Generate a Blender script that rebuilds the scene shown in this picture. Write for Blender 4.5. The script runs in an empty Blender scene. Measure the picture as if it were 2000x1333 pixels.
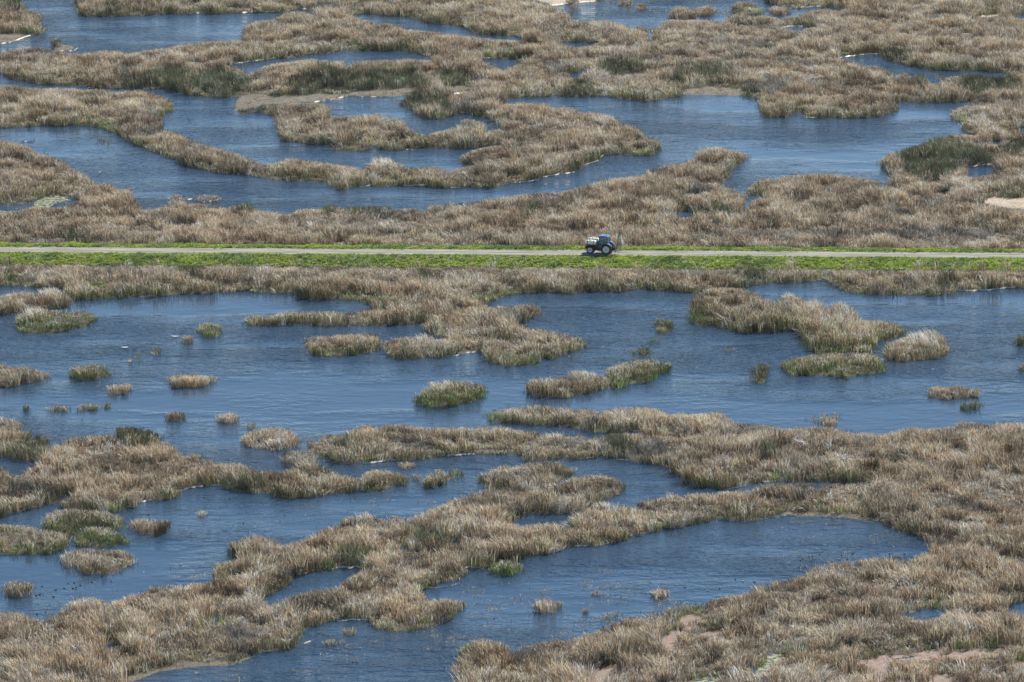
import bpy, bmesh, math, random
import numpy as np
from mathutils import Vector, Matrix, geometry
R = math.radians
HAZE = 0.000012
random.seed(7); rng = np.random.default_rng(7)
sc = bpy.context.scene
COL = sc.collection

# ------------------------------------------------------------------ camera
CAMH, PITCH, F = 205.0, R(14.0), 10000.0          # focal length in pixels of the 2000 px wide picture
cd = bpy.data.cameras.new("camera"); cam = bpy.data.objects.new("camera", cd); COL.objects.link(cam)
cam.location = (0, 0, CAMH); cam.rotation_euler = (R(90)-PITCH, 0, 0)
cd.sensor_width = 36; cd.lens = 36*F/2000; cd.clip_start = 1; cd.clip_end = 60000
sc.camera = cam
# ------------------------------------------------------------------ sky, sun, exposure
SUN_EL, SUN_AZ = R(46), R(35)                      # azimuth clockwise from +Y (away from the camera)
w = bpy.data.worlds.new("World"); sc.world = w; w.use_nodes = True
nt = w.node_tree; bg = nt.nodes['Background']
sky = nt.nodes.new('ShaderNodeTexSky'); sky.sky_type = 'NISHITA'; sky.sun_disc = False
sky.sun_elevation = SUN_EL; sky.sun_rotation = SUN_AZ
sky.air_density = 1.0; sky.dust_density = 0.1; sky.ozone_density = 3.0
nt.links.new(sky.outputs[0], bg.inputs[0]); bg.inputs[1].default_value = 0.075
sl = bpy.data.lights.new("sun", 'SUN'); sl.energy = 5.0; sl.angle = R(0.5); sl.color = (1, .955, .88)
so = bpy.data.objects.new("sun", sl); COL.objects.link(so)
sd = Vector((math.sin(SUN_AZ)*math.cos(SUN_EL), math.cos(SUN_AZ)*math.cos(SUN_EL), math.sin(SUN_EL)))
so.rotation_euler = sd.to_track_quat('Z', 'Y').to_euler(); so.location = (0, 900, 300)
sc.view_settings.view_transform = 'Standard'; sc.view_settings.look = 'None'
sc.view_settings.exposure = 0.9; sc.view_settings.gamma = 1

sc.cycles.sample_clamp_direct = 4.0; sc.cycles.sample_clamp_indirect = 4.0
# ------------------------------------------------------------------ pixel of the photograph -> point on the ground
cp, sp = math.cos(PITCH), math.sin(PITCH)
def unproj(px, py, z=0.0):
    px = np.asarray(px, float); py = np.asarray(py, float)
    u = (px-1000)/F; v = (py-666.5)/F
    dy = cp - v*sp; dz = -sp - v*cp
    t = (z-CAMH)/dz
    return u*t, dy*t
def proj(x, y, z=0.0):
    dz = z-CAMH
    d = y*cp - dz*sp; up = y*sp + dz*cp
    return 1000 + F*x/d, 666.5 - F*up/d, F/d        # px, py, pixels per metre
# ------------------------------------------------------------------ tracing data: letters switch the map tile the numbers are read in
TS = 680/1971.
TILES = dict(A=(0,0), B=(660,0), C=(1320,0), D=(0,440), E=(660,440), F=(1320,440), G=(0,873), H=(660,873), I=(1320,873))
def pts(s):
    out = []; o = (0,0); k = TS
    for t in s.split():
        if t in TILES: o = TILES[t]; k = TS; continue
        if t == 'O': o = (0,0); k = 1; continue
        a, b = t.split(','); out.append((o[0]+float(a)*k, o[1]+float(b)*k))
    return out
def ell(s, wob=.1, n=22):
    """ 'D cx,cy,rx,ry' -> wobbly ellipse """
    t, r = s.split(); o = TILES[t]; cx, cy, rx, ry = map(float, r.split(','))
    rr = random.Random(s); ph = [rr.random()*6.28 for _ in range(3)]
    return [(o[0]+TS*(cx+rx*(1+wob*(math.sin(3*a+ph[0])+.6*math.sin(5*a+ph[1])))*math.cos(a)),
             o[1]+TS*(cy+ry*(1+wob*(math.sin(2*a+ph[2])+.6*math.sin(4*a+ph[0])))*math.sin(a))) for a in [i*2*math.pi/n for i in range(n)]]
WATERS = [
 # far lake top left
 "A -60,252 0,248 60,240 100,225 150,205 180,198 240,190 262,176 255,160 225,148 232,100 215,80 150,60 120,35 110,-60 428,-60 430,10 440,45 470,85 520,95 600,90 680,93 780,88 850,85 950,82 1060,75 1130,72 1230,78 1370,68 1450,65 1560,68 1610,70 1690,50 1750,55 1790,72 1800,105 1740,80 1690,68 1620,75 1600,95 1520,120 1440,130 1385,165 1375,195 1385,215 1390,240 1340,235 1200,240 1080,255 960,275 860,285 740,312 690,295 600,290 500,305 480,312 420,310 340,295 300,282 230,275 130,280 60,290 0,305 -60,310",
 "A 1270,378 1330,358 1400,350 1500,340 1560,325 1640,328 1700,318 1800,300 1870,300 1971,280 B 60,285 130,290 200,290 280,285 380,280 450,295 520,325 553,350 480,345 380,340 300,345 200,345 120,350 60,385 35,405 30,380 25,352 A 1943,352 1860,350 1750,340 1680,350 1600,360 1500,385 1430,415 1410,432 1395,430 1370,400 1330,385",
 # left channel and the inner lagoon
 "A -60,405 0,415 60,445 120,455 240,475 380,485 480,490 540,500 650,495 750,505 870,505 920,498 960,510 1020,520 1060,535 1150,548 1250,550 1340,548 1330,570 1300,610 1310,635 1350,640 1420,645 1500,640 1540,665 1570,670 1565,710 1575,760 1610,795 1700,808 1790,820 1885,815 1890,848 1971,852 B 160,852 185,830 220,825 230,840 300,850 420,845 500,835 600,838 720,840 850,828 920,820 930,828 880,835 800,850 730,875 705,890 710,915 740,930 800,935 720,945 680,965 640,975 600,965 540,945 450,945 380,945 330,915 280,905 220,905 190,935 150,965 120,970 100,955 40,940 0,935 A 1900,935 1800,920 1700,905 1620,900 1560,925 1500,935 1430,915 1340,870 1250,845 1180,830 1110,815 1050,780 980,745 930,740 910,740 915,710 900,675 930,650 980,620 990,600 960,580 920,555 870,535 800,520 780,515 720,520 660,530 600,515 540,510 480,520 420,500 330,505 240,505 160,500 80,490 0,482 -60,480",
 # second lake with the long arm to the right
 "A -60,728 0,725 100,722 240,715 370,710 430,715 530,710 545,720 600,735 680,765 700,785 760,810 830,840 900,870 1000,905 1035,935 1100,950 1200,975 1280,982 1350,985 1440,998 1560,1015 1650,1020 1740,1022 1840,1030 1870,1055 1930,1075 1971,1075 B 60,1065 170,1050 250,1055 370,1050 500,1050 600,1060 720,1062 820,1065 930,1050 1050,1025 1140,1015 1210,990 1340,970 1400,930 1480,910 1500,885 1540,870 1600,872 1700,878 1780,880 1820,860 1830,835 1820,810 1780,790 1720,770 1710,745 1650,710 1590,700 1560,670 1520,655 1500,660 1480,645 1440,640 1390,650 1340,620 1280,605 1200,600 1120,585 1100,595 1060,580 1000,595 930,595 950,565 935,548 1050,548 1150,545 1250,540 1320,545 1450,545 1530,545 1600,560 1700,570 1780,570 1860,560 1910,555 1960,535 C 50,535 170,535 290,540 380,545 450,555 475,580 470,605 490,640 490,655 540,668 600,668 650,650 660,635 720,628 735,640 710,662 740,665 830,668 900,668 1000,668 1100,665 1180,650 1250,630 1265,605 1240,580 1220,570 1280,575 1400,580 1500,580 1600,575 1680,570 1740,548 1690,575 1640,600 1590,620 1560,650 1555,675 1630,690 1640,740 1700,765 1740,772 1640,765 1550,770 1470,790 1400,825 1300,850 1220,870 1160,910 1165,950 1220,985 1245,1000 1220,1030 1200,1050 1170,1060 1140,1030 1080,1020 1000,1000 900,990 800,985 700,995 640,1000 570,1020 540,1010 490,1020 440,1050 415,1080 420,1105 480,1105 500,1120 470,1130 430,1150 415,1185 390,1205 370,1200 385,1170 410,1120 400,1100 340,1080 290,1055 260,1040 280,1020 300,1010 300,985 290,965 330,950 370,930 400,900 410,885 370,865 300,850 240,840 180,850 130,860 110,900 80,910 60,930 0,935 B 1900,940 1800,955 1755,970 1750,995 1650,1005 1530,1020 1450,1045 1380,1065 1300,1085 1200,1095 1100,1100 1000,1115 850,1130 750,1145 620,1155 530,1165 515,1195 480,1195 440,1185 330,1190 270,1195 270,1175 200,1180 90,1180 0,1185 A 1920,1175 1860,1165 1820,1185 1700,1190 1650,1215 1600,1210 1500,1200 1440,1190 1430,1170 1380,1160 1330,1168 1280,1180 1200,1170 1130,1155 1060,1160 1040,1130 1020,1100 985,1100 975,1140 930,1175 870,1190 800,1190 770,1150 750,1110 730,1070 690,1080 650,1070 600,1040 560,1050 520,1030 480,995 430,970 370,940 330,910 260,880 200,870 130,825 60,805 0,800 -60,790",
 "A 1690,585 1760,575 1860,565 1940,545 1971,542 B 40,540 150,545 280,548 380,540 400,550 350,585 370,600 420,620 450,640 480,660 520,672 600,670 660,650 720,640 790,655 850,665 870,680 900,700 940,715 930,735 850,750 820,765 830,735 835,705 800,690 740,680 710,690 690,720 620,740 560,750 520,770 480,765 430,755 420,740 380,710 355,680 300,670 240,650 180,650 130,655 80,660 40,665 0,665 A 1930,660 1900,670 1840,680 1870,640 1860,610 1820,590 1760,585",
 "B 105,780 158,780 150,797 115,797",
 "A -60,1160 100,1160 200,1150 250,1115 330,1100 400,1120 470,1130 420,1150 350,1180 180,1175 120,1195 0,1210 -60,1210",
 "B 60,85 150,78 320,88 450,105 500,125 600,135 700,145 760,175 820,200 900,195 1000,200 1050,225 1040,238 920,230 850,225 780,215 720,210 640,200 560,190 480,180 370,170 340,145 300,140 220,135 170,125 110,110",
 "B 810,330 900,330 1020,345 1035,365 990,380 960,410 935,405 920,390 860,375 820,355",
 "B 1250,235 1350,235 1490,240 1440,262 1380,275 1310,270 1270,260",
 "B 1310,415 1360,405 1440,385 1400,430 1350,450 1300,440",
 "B 1200,30 1320,15 1480,5 1560,-60 1971,-60 C 440,-60 520,10 560,30 620,35 700,45 800,38 880,42 980,50 930,70 850,60 780,65 700,90 640,100 600,115 560,100 500,95 430,100 380,75 320,90 300,125 200,120 150,120 60,115 0,115 B 1890,115 1850,130 1800,165 1780,190 1775,225 1750,230 1745,170 1700,155 1670,165 1620,150 1560,125 1500,120 1420,125 1330,115 1310,85 1260,60 1230,45",
 "C 600,155 640,145 720,150 820,155 760,165 700,175 640,178 620,170",
 "C 915,330 960,315 1060,305 1150,305 1190,325 1210,345 1290,360 1400,385 1560,400 1700,395 1900,410 1880,430 1780,440 1700,430 1560,440 1500,450 1490,490 1430,470 1410,440 1360,430 1330,435 1290,415 1230,430 1190,400 1150,380 1050,365 960,345",
 "C 1900,85 2060,90 2060,112 1920,108",
 "C 1640,945 1700,935 1815,930 1805,990 1700,1012 1640,1000",
 "C 1940,715 2060,715 2060,760 1945,750", "C 1780,800 1850,798 1840,818 1790,822", "C 1610,190 1690,186 1690,196 1620,198",
 "B 1925,1195 1971,1190 C 105,1205 95,1232 0,1235 B 1925,1225",
 # main lake of the lower half
 "D -60,335 0,340 100,345 200,352 300,352 350,360 380,375 370,400 430,420 520,420 600,412 700,410 820,405 900,400 1000,390 1150,388 1240,380 1350,375 1450,382 1560,385 1680,382 1690,385 1720,410 1800,418 1900,420 1971,425 E 100,418 140,432 190,450 200,480 150,485 90,490 30,492 0,492 D 1900,490 1830,490 1750,490 1700,505 1640,490 1560,510 1500,515 1440,510 1400,530 1395,555 1430,565 1520,570 1600,565 1700,560 1850,570 1971,565 E 150,568 300,572 400,560 480,550 500,545 475,570 490,595 530,610 560,630 640,640 550,655 530,640 500,625 460,640 400,635 350,635 290,655 260,690 250,715 240,650 200,620 120,620 50,620 0,625 D 1880,635 1800,630 1740,645 1735,690 1770,730 1850,745 1930,740 E 100,735 180,720 240,700 255,705 290,735 350,755 420,752 500,745 570,750 630,740 660,730 740,715 800,712 830,740 870,780 950,797 1050,795 1120,790 1160,765 1250,745 1340,720 1380,690 1410,680 1400,650 1350,625 1270,610 1180,600 1110,590 1080,595 1050,575 1000,555 1080,540 1150,505 1165,485 1120,465 1060,445 1000,460 930,460 880,470 840,460 850,440 880,425 940,410 980,395 1050,385 1150,378 1250,380 1330,385 1400,375 1500,370 1600,372 1720,362 1800,365 1880,375 F 0,378 60,380 160,380 240,370 320,360 400,355 440,340 520,325 600,325 700,322 800,312 830,308 870,325 920,355 1000,385 1080,390 1200,390 1300,395 1420,395 1560,388 1600,370 1720,368 1800,360 1880,350 1930,352 2080,355 2080,1118 1971,1120 1900,1120 1850,1115 1780,1130 1700,1115 1600,1110 1580,1140 1500,1150 1420,1150 1340,1145 1250,1170 1170,1185 1100,1180 1000,1180 950,1165 920,1160 860,1145 820,1145 760,1145 700,1145 620,1155 560,1145 480,1125 400,1120 320,1110 280,1085 230,1060 150,1070 80,1075 20,1065 0,1075 E 1860,1075 1830,1050 1780,1040 1700,1030 1620,1035 1560,1050 1480,1060 1440,1045 1380,1045 1300,1045 1200,1025 1100,1020 1020,1030 960,1045 900,1045 850,1070 845,1105 900,1110 1000,1115 1100,1130 1200,1130 1260,1140 1340,1145 1370,1165 1450,1175 1560,1170 1680,1165 1740,1165 1720,1180 1620,1185 1560,1190 1500,1205 1420,1215 1380,1195 1300,1200 1260,1185 1200,1190 1140,1180 1080,1165 1000,1160 920,1140 850,1150 780,1150 700,1150 640,1145 560,1150 480,1145 400,1135 350,1130 290,1125 260,1135 240,1160 180,1130 130,1140 90,1165 60,1185 30,1200 0,1215 D 1950,1200 1900,1190 1850,1190 1810,1215 1780,1225 1755,1240 1760,1290 1790,1310 G 1770,90 1700,110 1660,125 1640,135 1540,140 1430,140 1400,115 1360,95 1280,90 1200,80 1150,70 1110,40 1080,45 1060,60 1000,30 970,0 D 960,1240 910,1220 900,1190 850,1165 780,1155 700,1155 660,1165 670,1190 640,1190 580,1195 500,1195 430,1205 380,1215 330,1245 310,1250 290,1240 270,1210 230,1190 190,1200 160,1170 130,1150 120,1120 50,1100 20,1095 0,1110 -60,1110",
 # lower lakes
 "G 1790,65 1850,65 1880,85 1940,95 1971,95 H 60,98 140,95 200,85 330,70 400,75 500,62 640,45 780,38 830,42 920,45 1020,42 1050,70 1100,80 1180,72 1230,65 1300,72 1400,68 1450,60 1560,65 1640,78 1750,90 1820,100 1860,130 1920,165 1971,180 I 50,180 75,220 150,230 260,235 330,225 400,210 470,205 520,200 580,190 680,200 800,195 900,195 1000,200 1140,203 1100,210 900,208 835,212 830,238 820,240 815,212 600,208 520,215 480,240 420,250 300,255 200,265 100,270 30,280 0,280 H 1913,270 1880,275 1840,285 1780,300 1720,320 1690,340 1620,335 1550,325 1500,330 1420,350 1390,375 1370,370 1320,415 1330,440 1290,450 1200,430 1100,445 1040,455 990,440 960,430 1040,405 1070,380 1150,378 1250,380 1340,370 1400,360 1480,320 1540,290 1600,270 1630,235 1620,205 1560,175 1490,158 1400,165 1340,175 1300,190 1250,207 1238,195 1320,165 1350,135 1320,110 1260,90 1200,80 1140,90 1080,100 1000,115 940,110 880,120 840,145 800,160 800,195 840,230 850,245 800,250 740,265 680,290 640,300 620,325 560,345 500,370 440,395 400,400 330,390 280,400 240,410 200,390 150,385 80,395 30,415 0,430 G 1913,425 1880,450 1800,490 1760,515 1680,550 1600,565 1560,550 1540,520 1450,505 1380,520 1310,545 1290,590 1310,620 1370,625 1300,650 1240,655 1215,700 1215,760 1180,775 1100,775 1040,785 960,790 880,795 820,820 770,835 700,860 640,895 600,880 530,855 450,860 390,890 330,940 300,965 230,980 180,975 130,945 80,935 20,945 0,960 -60,965 -60,410 0,400 60,380 150,355 220,340 290,325 330,320 350,270 400,265 400,285 360,310 335,345 430,360 540,362 620,375 700,365 760,345 795,320 800,310 860,300 940,298 1010,285 1030,255 1040,240 1100,225 1250,215 1270,235 1350,255 1420,262 1500,255 1530,275 1620,290 1720,295 1800,280 1900,265 1971,262 H 60,260 120,245 160,252 240,250 290,230 380,215 410,195 410,180 380,170 330,150 260,130 200,130 150,150 120,180 90,175 40,165 0,165 G 1900,150 1860,130 1800,105 1775,92",
 "G -60,60 60,55 90,65 180,80 240,75 230,100 180,120 150,150 130,160 80,165 40,150 30,130 0,110 -60,105",
 "G 1465,850 1540,835 1600,805 1640,775 1680,730 1740,715 1850,705 1920,690 1971,675 H 60,675 120,680 140,705 100,730 50,750 30,775 0,790 G 1870,800 1830,805 1780,815 1700,835 1640,852 1580,880 1540,905 1500,890",
 "G 1220,945 1250,940 1260,980 1240,995 1215,980", "G 620,1110 690,1115 720,1105 640,1140 590,1135", "H 330,570 410,568 400,588 350,592", "H 625,540 700,530 690,545 640,555",
 "G 790,1400 770,1340 820,1310 860,1290 950,1260 1050,1240 1150,1230 1290,1240 1330,1225 1400,1200 1480,1170 1540,1150 1620,1150 1680,1125 1710,1080 1700,1065 1740,1030 1800,1010 1860,990 1971,970 H 60,975 180,975 200,1010 240,1040 340,1048 450,1035 560,1020 620,985 680,945 710,905 700,875 640,860 600,865 550,875 490,860 470,830 440,800 520,790 600,770 680,755 720,735 740,710 710,685 850,690 1000,660 1060,640 1120,610 1200,600 1290,570 1340,560 1400,560 1500,555 1560,545 1640,510 1750,490 1850,465 1971,450 I 100,445 200,420 240,410 400,420 500,405 560,390 700,385 850,390 1000,400 1100,425 1180,445 1240,470 1330,485 1400,520 1450,545 1455,575 1420,600 1360,620 1300,620 1240,620 1180,625 1100,635 1000,650 900,655 860,650 800,680 760,700 700,735 640,750 560,760 500,770 460,790 450,815 380,835 300,850 220,870 150,880 60,890 0,900 H 1850,920 1800,945 1760,965 1680,965 1600,980 1540,1010 1460,1045 1380,1075 1300,1100 1230,1095 1140,1110 1100,1120 1050,1125 1010,1150 985,1170 960,1140 920,1110 860,1085 800,1090 740,1120 690,1140 675,1180 690,1210 660,1240 640,1270 680,1300 690,1333 690,1420 G 790,1420",
 "I 1270,960 1350,945 1400,915 1470,905 1560,935 1500,960 1440,985 1370,985 1320,965", "I 1880,920 1930,880 2080,865 2080,945 1900,935",
]
AZOLLA = [
 "I 1005,1215 1060,1205 1130,1200 1150,1175 1210,1185 1300,1185 1400,1165 1450,1150 1570,1150 1700,1145 1860,1140 1830,1165 1740,1165 1640,1190 1560,1195 1440,1190 1350,1200 1220,1205 1200,1240 1210,1270 1190,1310 1180,1420 1140,1420 1140,1290 1090,1250",
 "I 15,965 100,952 135,958 95,985 80,1012 55,1010 40,990", "H 1830,1085 1880,1075 1880,1040 1945,1035 1930,1070 1910,1120 1920,1150 1860,1160 1830,1120",
 "H 1430,1250 1570,1228 1600,1250 1540,1290 1500,1320 1490,1420 1440,1420", "I 1440,1288 1600,1293 1560,1420 1480,1420", "I 1900,1215 2080,1210 2080,1225 1900,1228", "I 150,1055 290,1035 280,1048 190,1070"]
ALGAE = ["I 430,1270 500,1230 510,1175 560,1165 630,1185 600,1215 560,1230 530,1265 470,1280 430,1290", "I 90,1320 200,1308 262,1298 240,1335 220,1420 90,1420",
 "A -60,1145 60,1158 160,1150 235,1120 340,1098 370,1112 300,1125 250,1145 190,1165 80,1172 -60,1178"]
SANDS = ["B 1080,-60 1060,0 1130,5 1200,32 1320,17 1470,6 1480,-60", "C 1730,1155 1775,1122 2080,1118 2080,1200 1850,1180", "C 1700,95 1830,78 1840,90 1720,105"]
MUDS = ["A 1340,548 1450,535 1560,545 1700,545 1971,530 B 60,520 200,510 420,500 480,505 400,540 280,552 150,550 40,545 20,570 A 1913,570 1860,575 1700,590 1600,595 1480,600 1310,640 1300,610 1330,570",
 "A -20,200 100,190 180,195 150,208 100,228 0,250 -20,250", "A 305,268 360,250 420,256 440,270 410,285 330,288 310,285", "B 640,500 720,480 760,500 700,530 640,540",
 "C 60,500 200,490 390,515 380,545 200,538 50,535", "I 530,385 700,370 900,380 1100,400 1180,420 1100,428 900,400 700,392 560,398", "G 1100,1215 1300,1225 1400,1190 1500,1155 1420,1205 1300,1245 1150,1240 900,1280 800,1325 700,1333 700,1310 900,1255",
 "E 640,725 780,708 800,714 700,725 650,736", "I 1250,950 1350,930 1420,900 1390,920 1340,945 1275,962"]
# (kind of thing, label, outline, fringe of fresh green 0..1, tallest stem in m)
IS = [
 ("marsh_tuft","dark leaning tuft on a small brown mud spit in the far top left lake","A 305,268 300,240 320,215 340,245 350,262 330,275",0,1.6),
 ("reed_island","small dry reed islet at the left of the row in the far top right water","B 1883,105 1890,60 1940,48 1971,55 C 60,60 100,75 110,108 60,112 0,112",0,1.6),
 ("reed_island","round brown reed clump between two larger islets in the far top right water","~C 168,68,52,28",0,1.6),
 ("reed_island","long olive brown reed islet third in the top right row","C 312,75 325,40 370,22 430,25 480,40 505,65 470,82 400,88",.4,1.7),
 ("reed_island","dark brown reed clump ending the islet row in the top right water","~C 588,64,50,26",0,1.6),
 ("marsh_tuft","tiny dark tuft beside the pale sand bank at the top edge","~B 1335,20,26,17",0,1.0),
 ("marsh_tuft","tiny dark tuft just below the tuft beside the pale sand bank","~B 1325,58,15,17",0,1.1),
 ("marsh_tuft","flat low brown tuft lying alone near the top edge in far water","~B 1625,22,36,12",0,.8),
 ("marsh_tuft","thin scattered tuft right of the flat low tuft near the top edge","~B 1720,44,26,12",0,.8),
 ("marsh_tuft","lone straw tuft on driftwood in the left arm of the far lake","~A 597,808,38,20",0,1.0),
 ("reed_island","pale flattened straw islet with white rim off the reed point in the far lake","~A 1165,1128,78,16",0,.8),
 ("reed_island","shaggy dry reed island touching the left edge just below the levee reeds","D -40,425 60,400 130,385 190,395 240,382 290,368 340,378 370,400 400,420 405,445 370,465 300,475 200,490 100,490 60,505 -40,505",.15,2.1),
 ("reed_island","broad domed reed island with green front near left edge below the shaggy one","D 105,530 160,500 180,480 240,480 300,490 380,485 450,495 510,510 550,535 530,555 450,580 350,600 250,612 150,608 100,590",.95,1.9),
 ("reed_island","small green and tan reed islet right of the two white birds","~D 1195,600,68,34",.7,1.6),
 ("marsh_tuft","little straw tuft just left of the small green and tan islet","~D 1063,653,36,18",.2,1.2),
 ("marsh_tuft","straw tuft in open water a little right of the lower white bird","~D 868,722,38,21",.1,1.2),
 ("marsh_tuft","thin upright brown tuft nearest to the lower white bird","~D 768,733,15,18",0,1.2),
 ("marsh_tuft","flat wisp of stems below the thin upright brown tuft","~D 755,772,26,8",0,.6),
 ("reed_island","low brown wedge of reeds entering from the left edge of main lake","D -40,790 40,797 60,815 160,810 220,835 300,855 240,880 140,900 60,912 -40,915",.05,1.7),
 ("reed_island","oval reed island with green left side right of the low brown wedge","~D 510,838,110,35",.6,1.6),
 ("reed_island","small pale straw islet below the oval reed island at left","~D 685,936,72,24",0,1.3),
 ("reed_island","flat topped brown reed island alone in the left centre of main lake","~D 1080,886,135,34",.1,1.6),
 ("reed_island","thin ragged strip of low reeds near the left edge, longer of two","~D 335,1041,75,16",.1,1.0),
 ("reed_island","thin ragged strip of low reeds near the left edge, shorter of two","~D 500,1036,55,15",.2,1.0),
 ("marsh_tuft","tiny flat green pad at the right end of the ragged reed strips","~D 601,1026,22,7",.8,.5),
 ("marsh_tuft","dark little tuft left of the ragged reed strips","~D 152,1043,24,13",.4,.9),
 ("reed_island","spiky round brown reed clump above the large dark bulrush hummock at left","~D 993,1088,52,28",.1,1.6),
 ("reed_island","low oval brown clump right of the spiky round clump","~D 1305,1098,65,23",.05,1.2),
 ("marsh_tuft","row of a few thin dark stems right of the low oval brown clump","~D 1410,1140,26,10",.2,.8),
 ("reed_island","big rounded grey straw hummock surrounded by water left of centre","D 1370,1235 1400,1200 1450,1165 1530,1155 1600,1158 1650,1185 1695,1220 1695,1245 1650,1265 1560,1280 1480,1270 1400,1250",0,1.8),
 ("shrub_clump","low grey green bush clump joining the reeds below the rounded hummock","G 1585,65 1620,30 1700,20 1780,35 1805,60 1770,92 1700,115 1640,108",.1,1.5),
 ("reed_island","plump reed island with tufted top and green foot in lake centre","E 450,1010 455,970 500,940 530,910 600,905 680,892 740,905 820,910 850,945 830,975 760,1000 700,1015 600,1030 500,1033",.9,2.0),
 ("reed_island","long brown reed island at left of a touching pair right of centre","E 1080,905 1110,885 1200,880 1280,870 1330,850 1420,850 1500,860 1540,880 1570,895 1560,915 1480,930 1440,950 1370,965 1280,978 1180,975 1100,965 1080,945",.2,1.9),
 ("reed_island","green fringed reed island at right of a touching pair right of centre","E 1520,850 1560,810 1640,785 1720,768 1800,775 1870,785 1890,800 1910,815 1880,830 1800,860 1750,890 1700,905 1670,890 1630,920 1600,930 1560,920",.85,1.9),
 ("marsh_tuft","loose see-through green tuft in open water below the tractor","~E 1840,575,62,33",.9,1.5),
 ("marsh_tuft","narrow flat green mat floating below the loose green tuft","E 1725,665 1760,650 1820,635 1835,645 1800,660 1760,675",1,.35),
 ("marsh_tuft","small green sprig below the narrow flat green mat","~E 1735,714,32,17",.8,.9),
 ("marsh_tuft","smallest green sprig left of the small green sprig","~E 1680,720,16,10",.8,.6),
 ("reed_island","largest reed island with feathery plumed crest and green left end","F 92,520 88,470 95,430 110,395 150,385 190,370 240,365 320,365 380,370 430,385 470,415 500,430 560,440 600,425 650,395 680,420 740,445 780,435 820,440 830,480 860,490 880,470 890,490 910,455 950,450 990,475 1025,510 1035,550 1090,550 1150,548 1220,560 1280,590 1300,610 1250,640 1180,655 1130,665 1130,690 1120,725 1080,738 900,738 820,740 780,725 740,690 705,650 710,600 700,590 640,592 550,600 480,605 400,613 340,600 300,590 240,575 160,575 100,555",.55,2.3),
 ("reed_island","low green rimmed reed island directly below the largest one","F 595,825 600,790 650,765 720,755 820,738 900,734 1080,735 1120,745 1150,765 1160,790 1195,815 1190,830 1080,848 1010,850 980,870 940,868 900,855 850,850 720,845 640,845",.8,1.6),
 ("reed_island","pale haystack shaped reed island right of the largest one","F 1175,700 1220,670 1280,655 1340,630 1400,620 1440,605 1500,625 1530,660 1545,710 1540,745 1480,755 1400,760 1300,770 1200,765 1175,745",.35,2.3),
 ("bulrush_clump","lone dark spiky bulrush clump standing in open water at right","~F 476,846,50,54",1,2.2),
 ("reed_island","collapsed pale straw heap with dark left end near the right edge","F 1430,960 1450,930 1500,925 1540,935 1590,920 1640,930 1700,930 1735,970 1700,978 1600,988 1500,985 1440,975",0,1.2),
 ("marsh_tuft","sparse dark green sprig below the collapsed pale straw heap","~F 1668,1030,48,24",.8,1.4),
 ("marsh_tuft","brown pointed tuft close to the near shore at right","~F 862,1105,52,36",0,1.8),
 ("marsh_tuft","few dark stems just left of the brown pointed tuft","~F 765,1112,34,15",.2,1.0),
 ("marsh_tuft","green tuft cut by the right edge of the picture","~F 1955,662,36,26",.9,1.6),
 ("marsh_tuft","thin tuft at the right edge below the green one","~F 1972,808,18,20",.3,1.4),
 ("marsh_tuft","tiny dark speck of stems left of the low green rimmed island","~F 325,709,24,6",0,.4),
 ("reed_island","tan reed island with dark green foot at the left edge, lower left lake","G -40,450 60,450 160,462 240,472 330,485 390,500 405,540 370,578 300,603 200,612 120,616 60,608 -40,605",.6,1.8),
 ("reed_island","wide humped reed island with green left side above the bright straw mound","G 235,455 245,420 290,390 350,365 430,360 520,368 600,380 670,400 697,430 680,470 640,480 540,475 480,490 420,500 340,490 260,475",.6,1.8),
 ("reed_island","bright pale straw mound with vivid green front in lower left lake","G 410,500 450,480 500,458 560,455 620,470 650,500 700,505 748,540 730,555 640,560 560,570 480,562 430,552",.8,1.5),
 ("reed_island","dark reed island with paler lump on its front in lower left lake","G 335,650 360,620 420,590 500,585 600,590 700,595 750,625 772,655 745,680 690,700 650,710 600,728 540,728 480,710 460,695 380,680",.25,1.7),
 ("reed_island","round tufted reed island standing alone in lower left lake","~G 852,458,112,44",.1,1.7),
 ("reed_island","small round dark reed island near the left edge beside dark ducks","~G 108,812,90,42",.1,1.8),
 ("marsh_tuft","tiny brown wisp in the middle of lower left lake","~G 1137,375,34,14",0,.7),
 ("reed_island","little forked reed islet with mossy green base in lower centre channel","H 475,210 500,185 560,140 600,140 620,150 650,130 700,150 725,165 690,175 640,185 620,205 560,225 500,235",.5,1.3),
 ("marsh_tuft","low straw tuft in the channel above the forked reed islet","~H 398,110,40,18",0,.9),
 ("marsh_tuft","small dark tuft between the long reed band and the forked islet","~H 443,177,24,13",.1,.9),
 ("reed_island","vivid green skirted reed clump on the shore of the bottom pond","H 850,700 880,665 930,640 1000,655 1050,680 1060,705 1020,725 950,735 870,720",1,1.5),
 ("reed_island","dark round reed clump in the middle of the bottom pond","~H 1195,905,74,37",.1,1.6),
 ("reed_island","smaller spiky reed clump right of middle in the bottom pond","~H 1818,835,52,28",.2,1.5),
 ("marsh_tuft","low ragged tuft near the reddish near shore of bottom pond","~H 1540,963,48,16",.3,.9),
 ("marsh_tuft","small dark tuft in the bottom left water beside white foam","~H 60,1043,36,22",.1,1.1),
 ("marsh_tuft","low strip of brown stems below foam in the bottom left water","~G 1885,1110,60,14",.1,.9),
 ("marsh_tuft","low dark tuft above right of the dark round clump","~H 1475,835,30,11",0,.6),
 ("marsh_tuft","thin grey tuft right of the dark round clump","~H 1402,937,20,14",0,.8),
 ("marsh_tuft","thin grey tuft between the reed point and the dark round clump","~H 718,885,14,9",0,.6),
 ("reed_island","low reed clump standing in the red floating weed at lower right","~I 1505,1166,56,26",.1,1.2),
]
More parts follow.
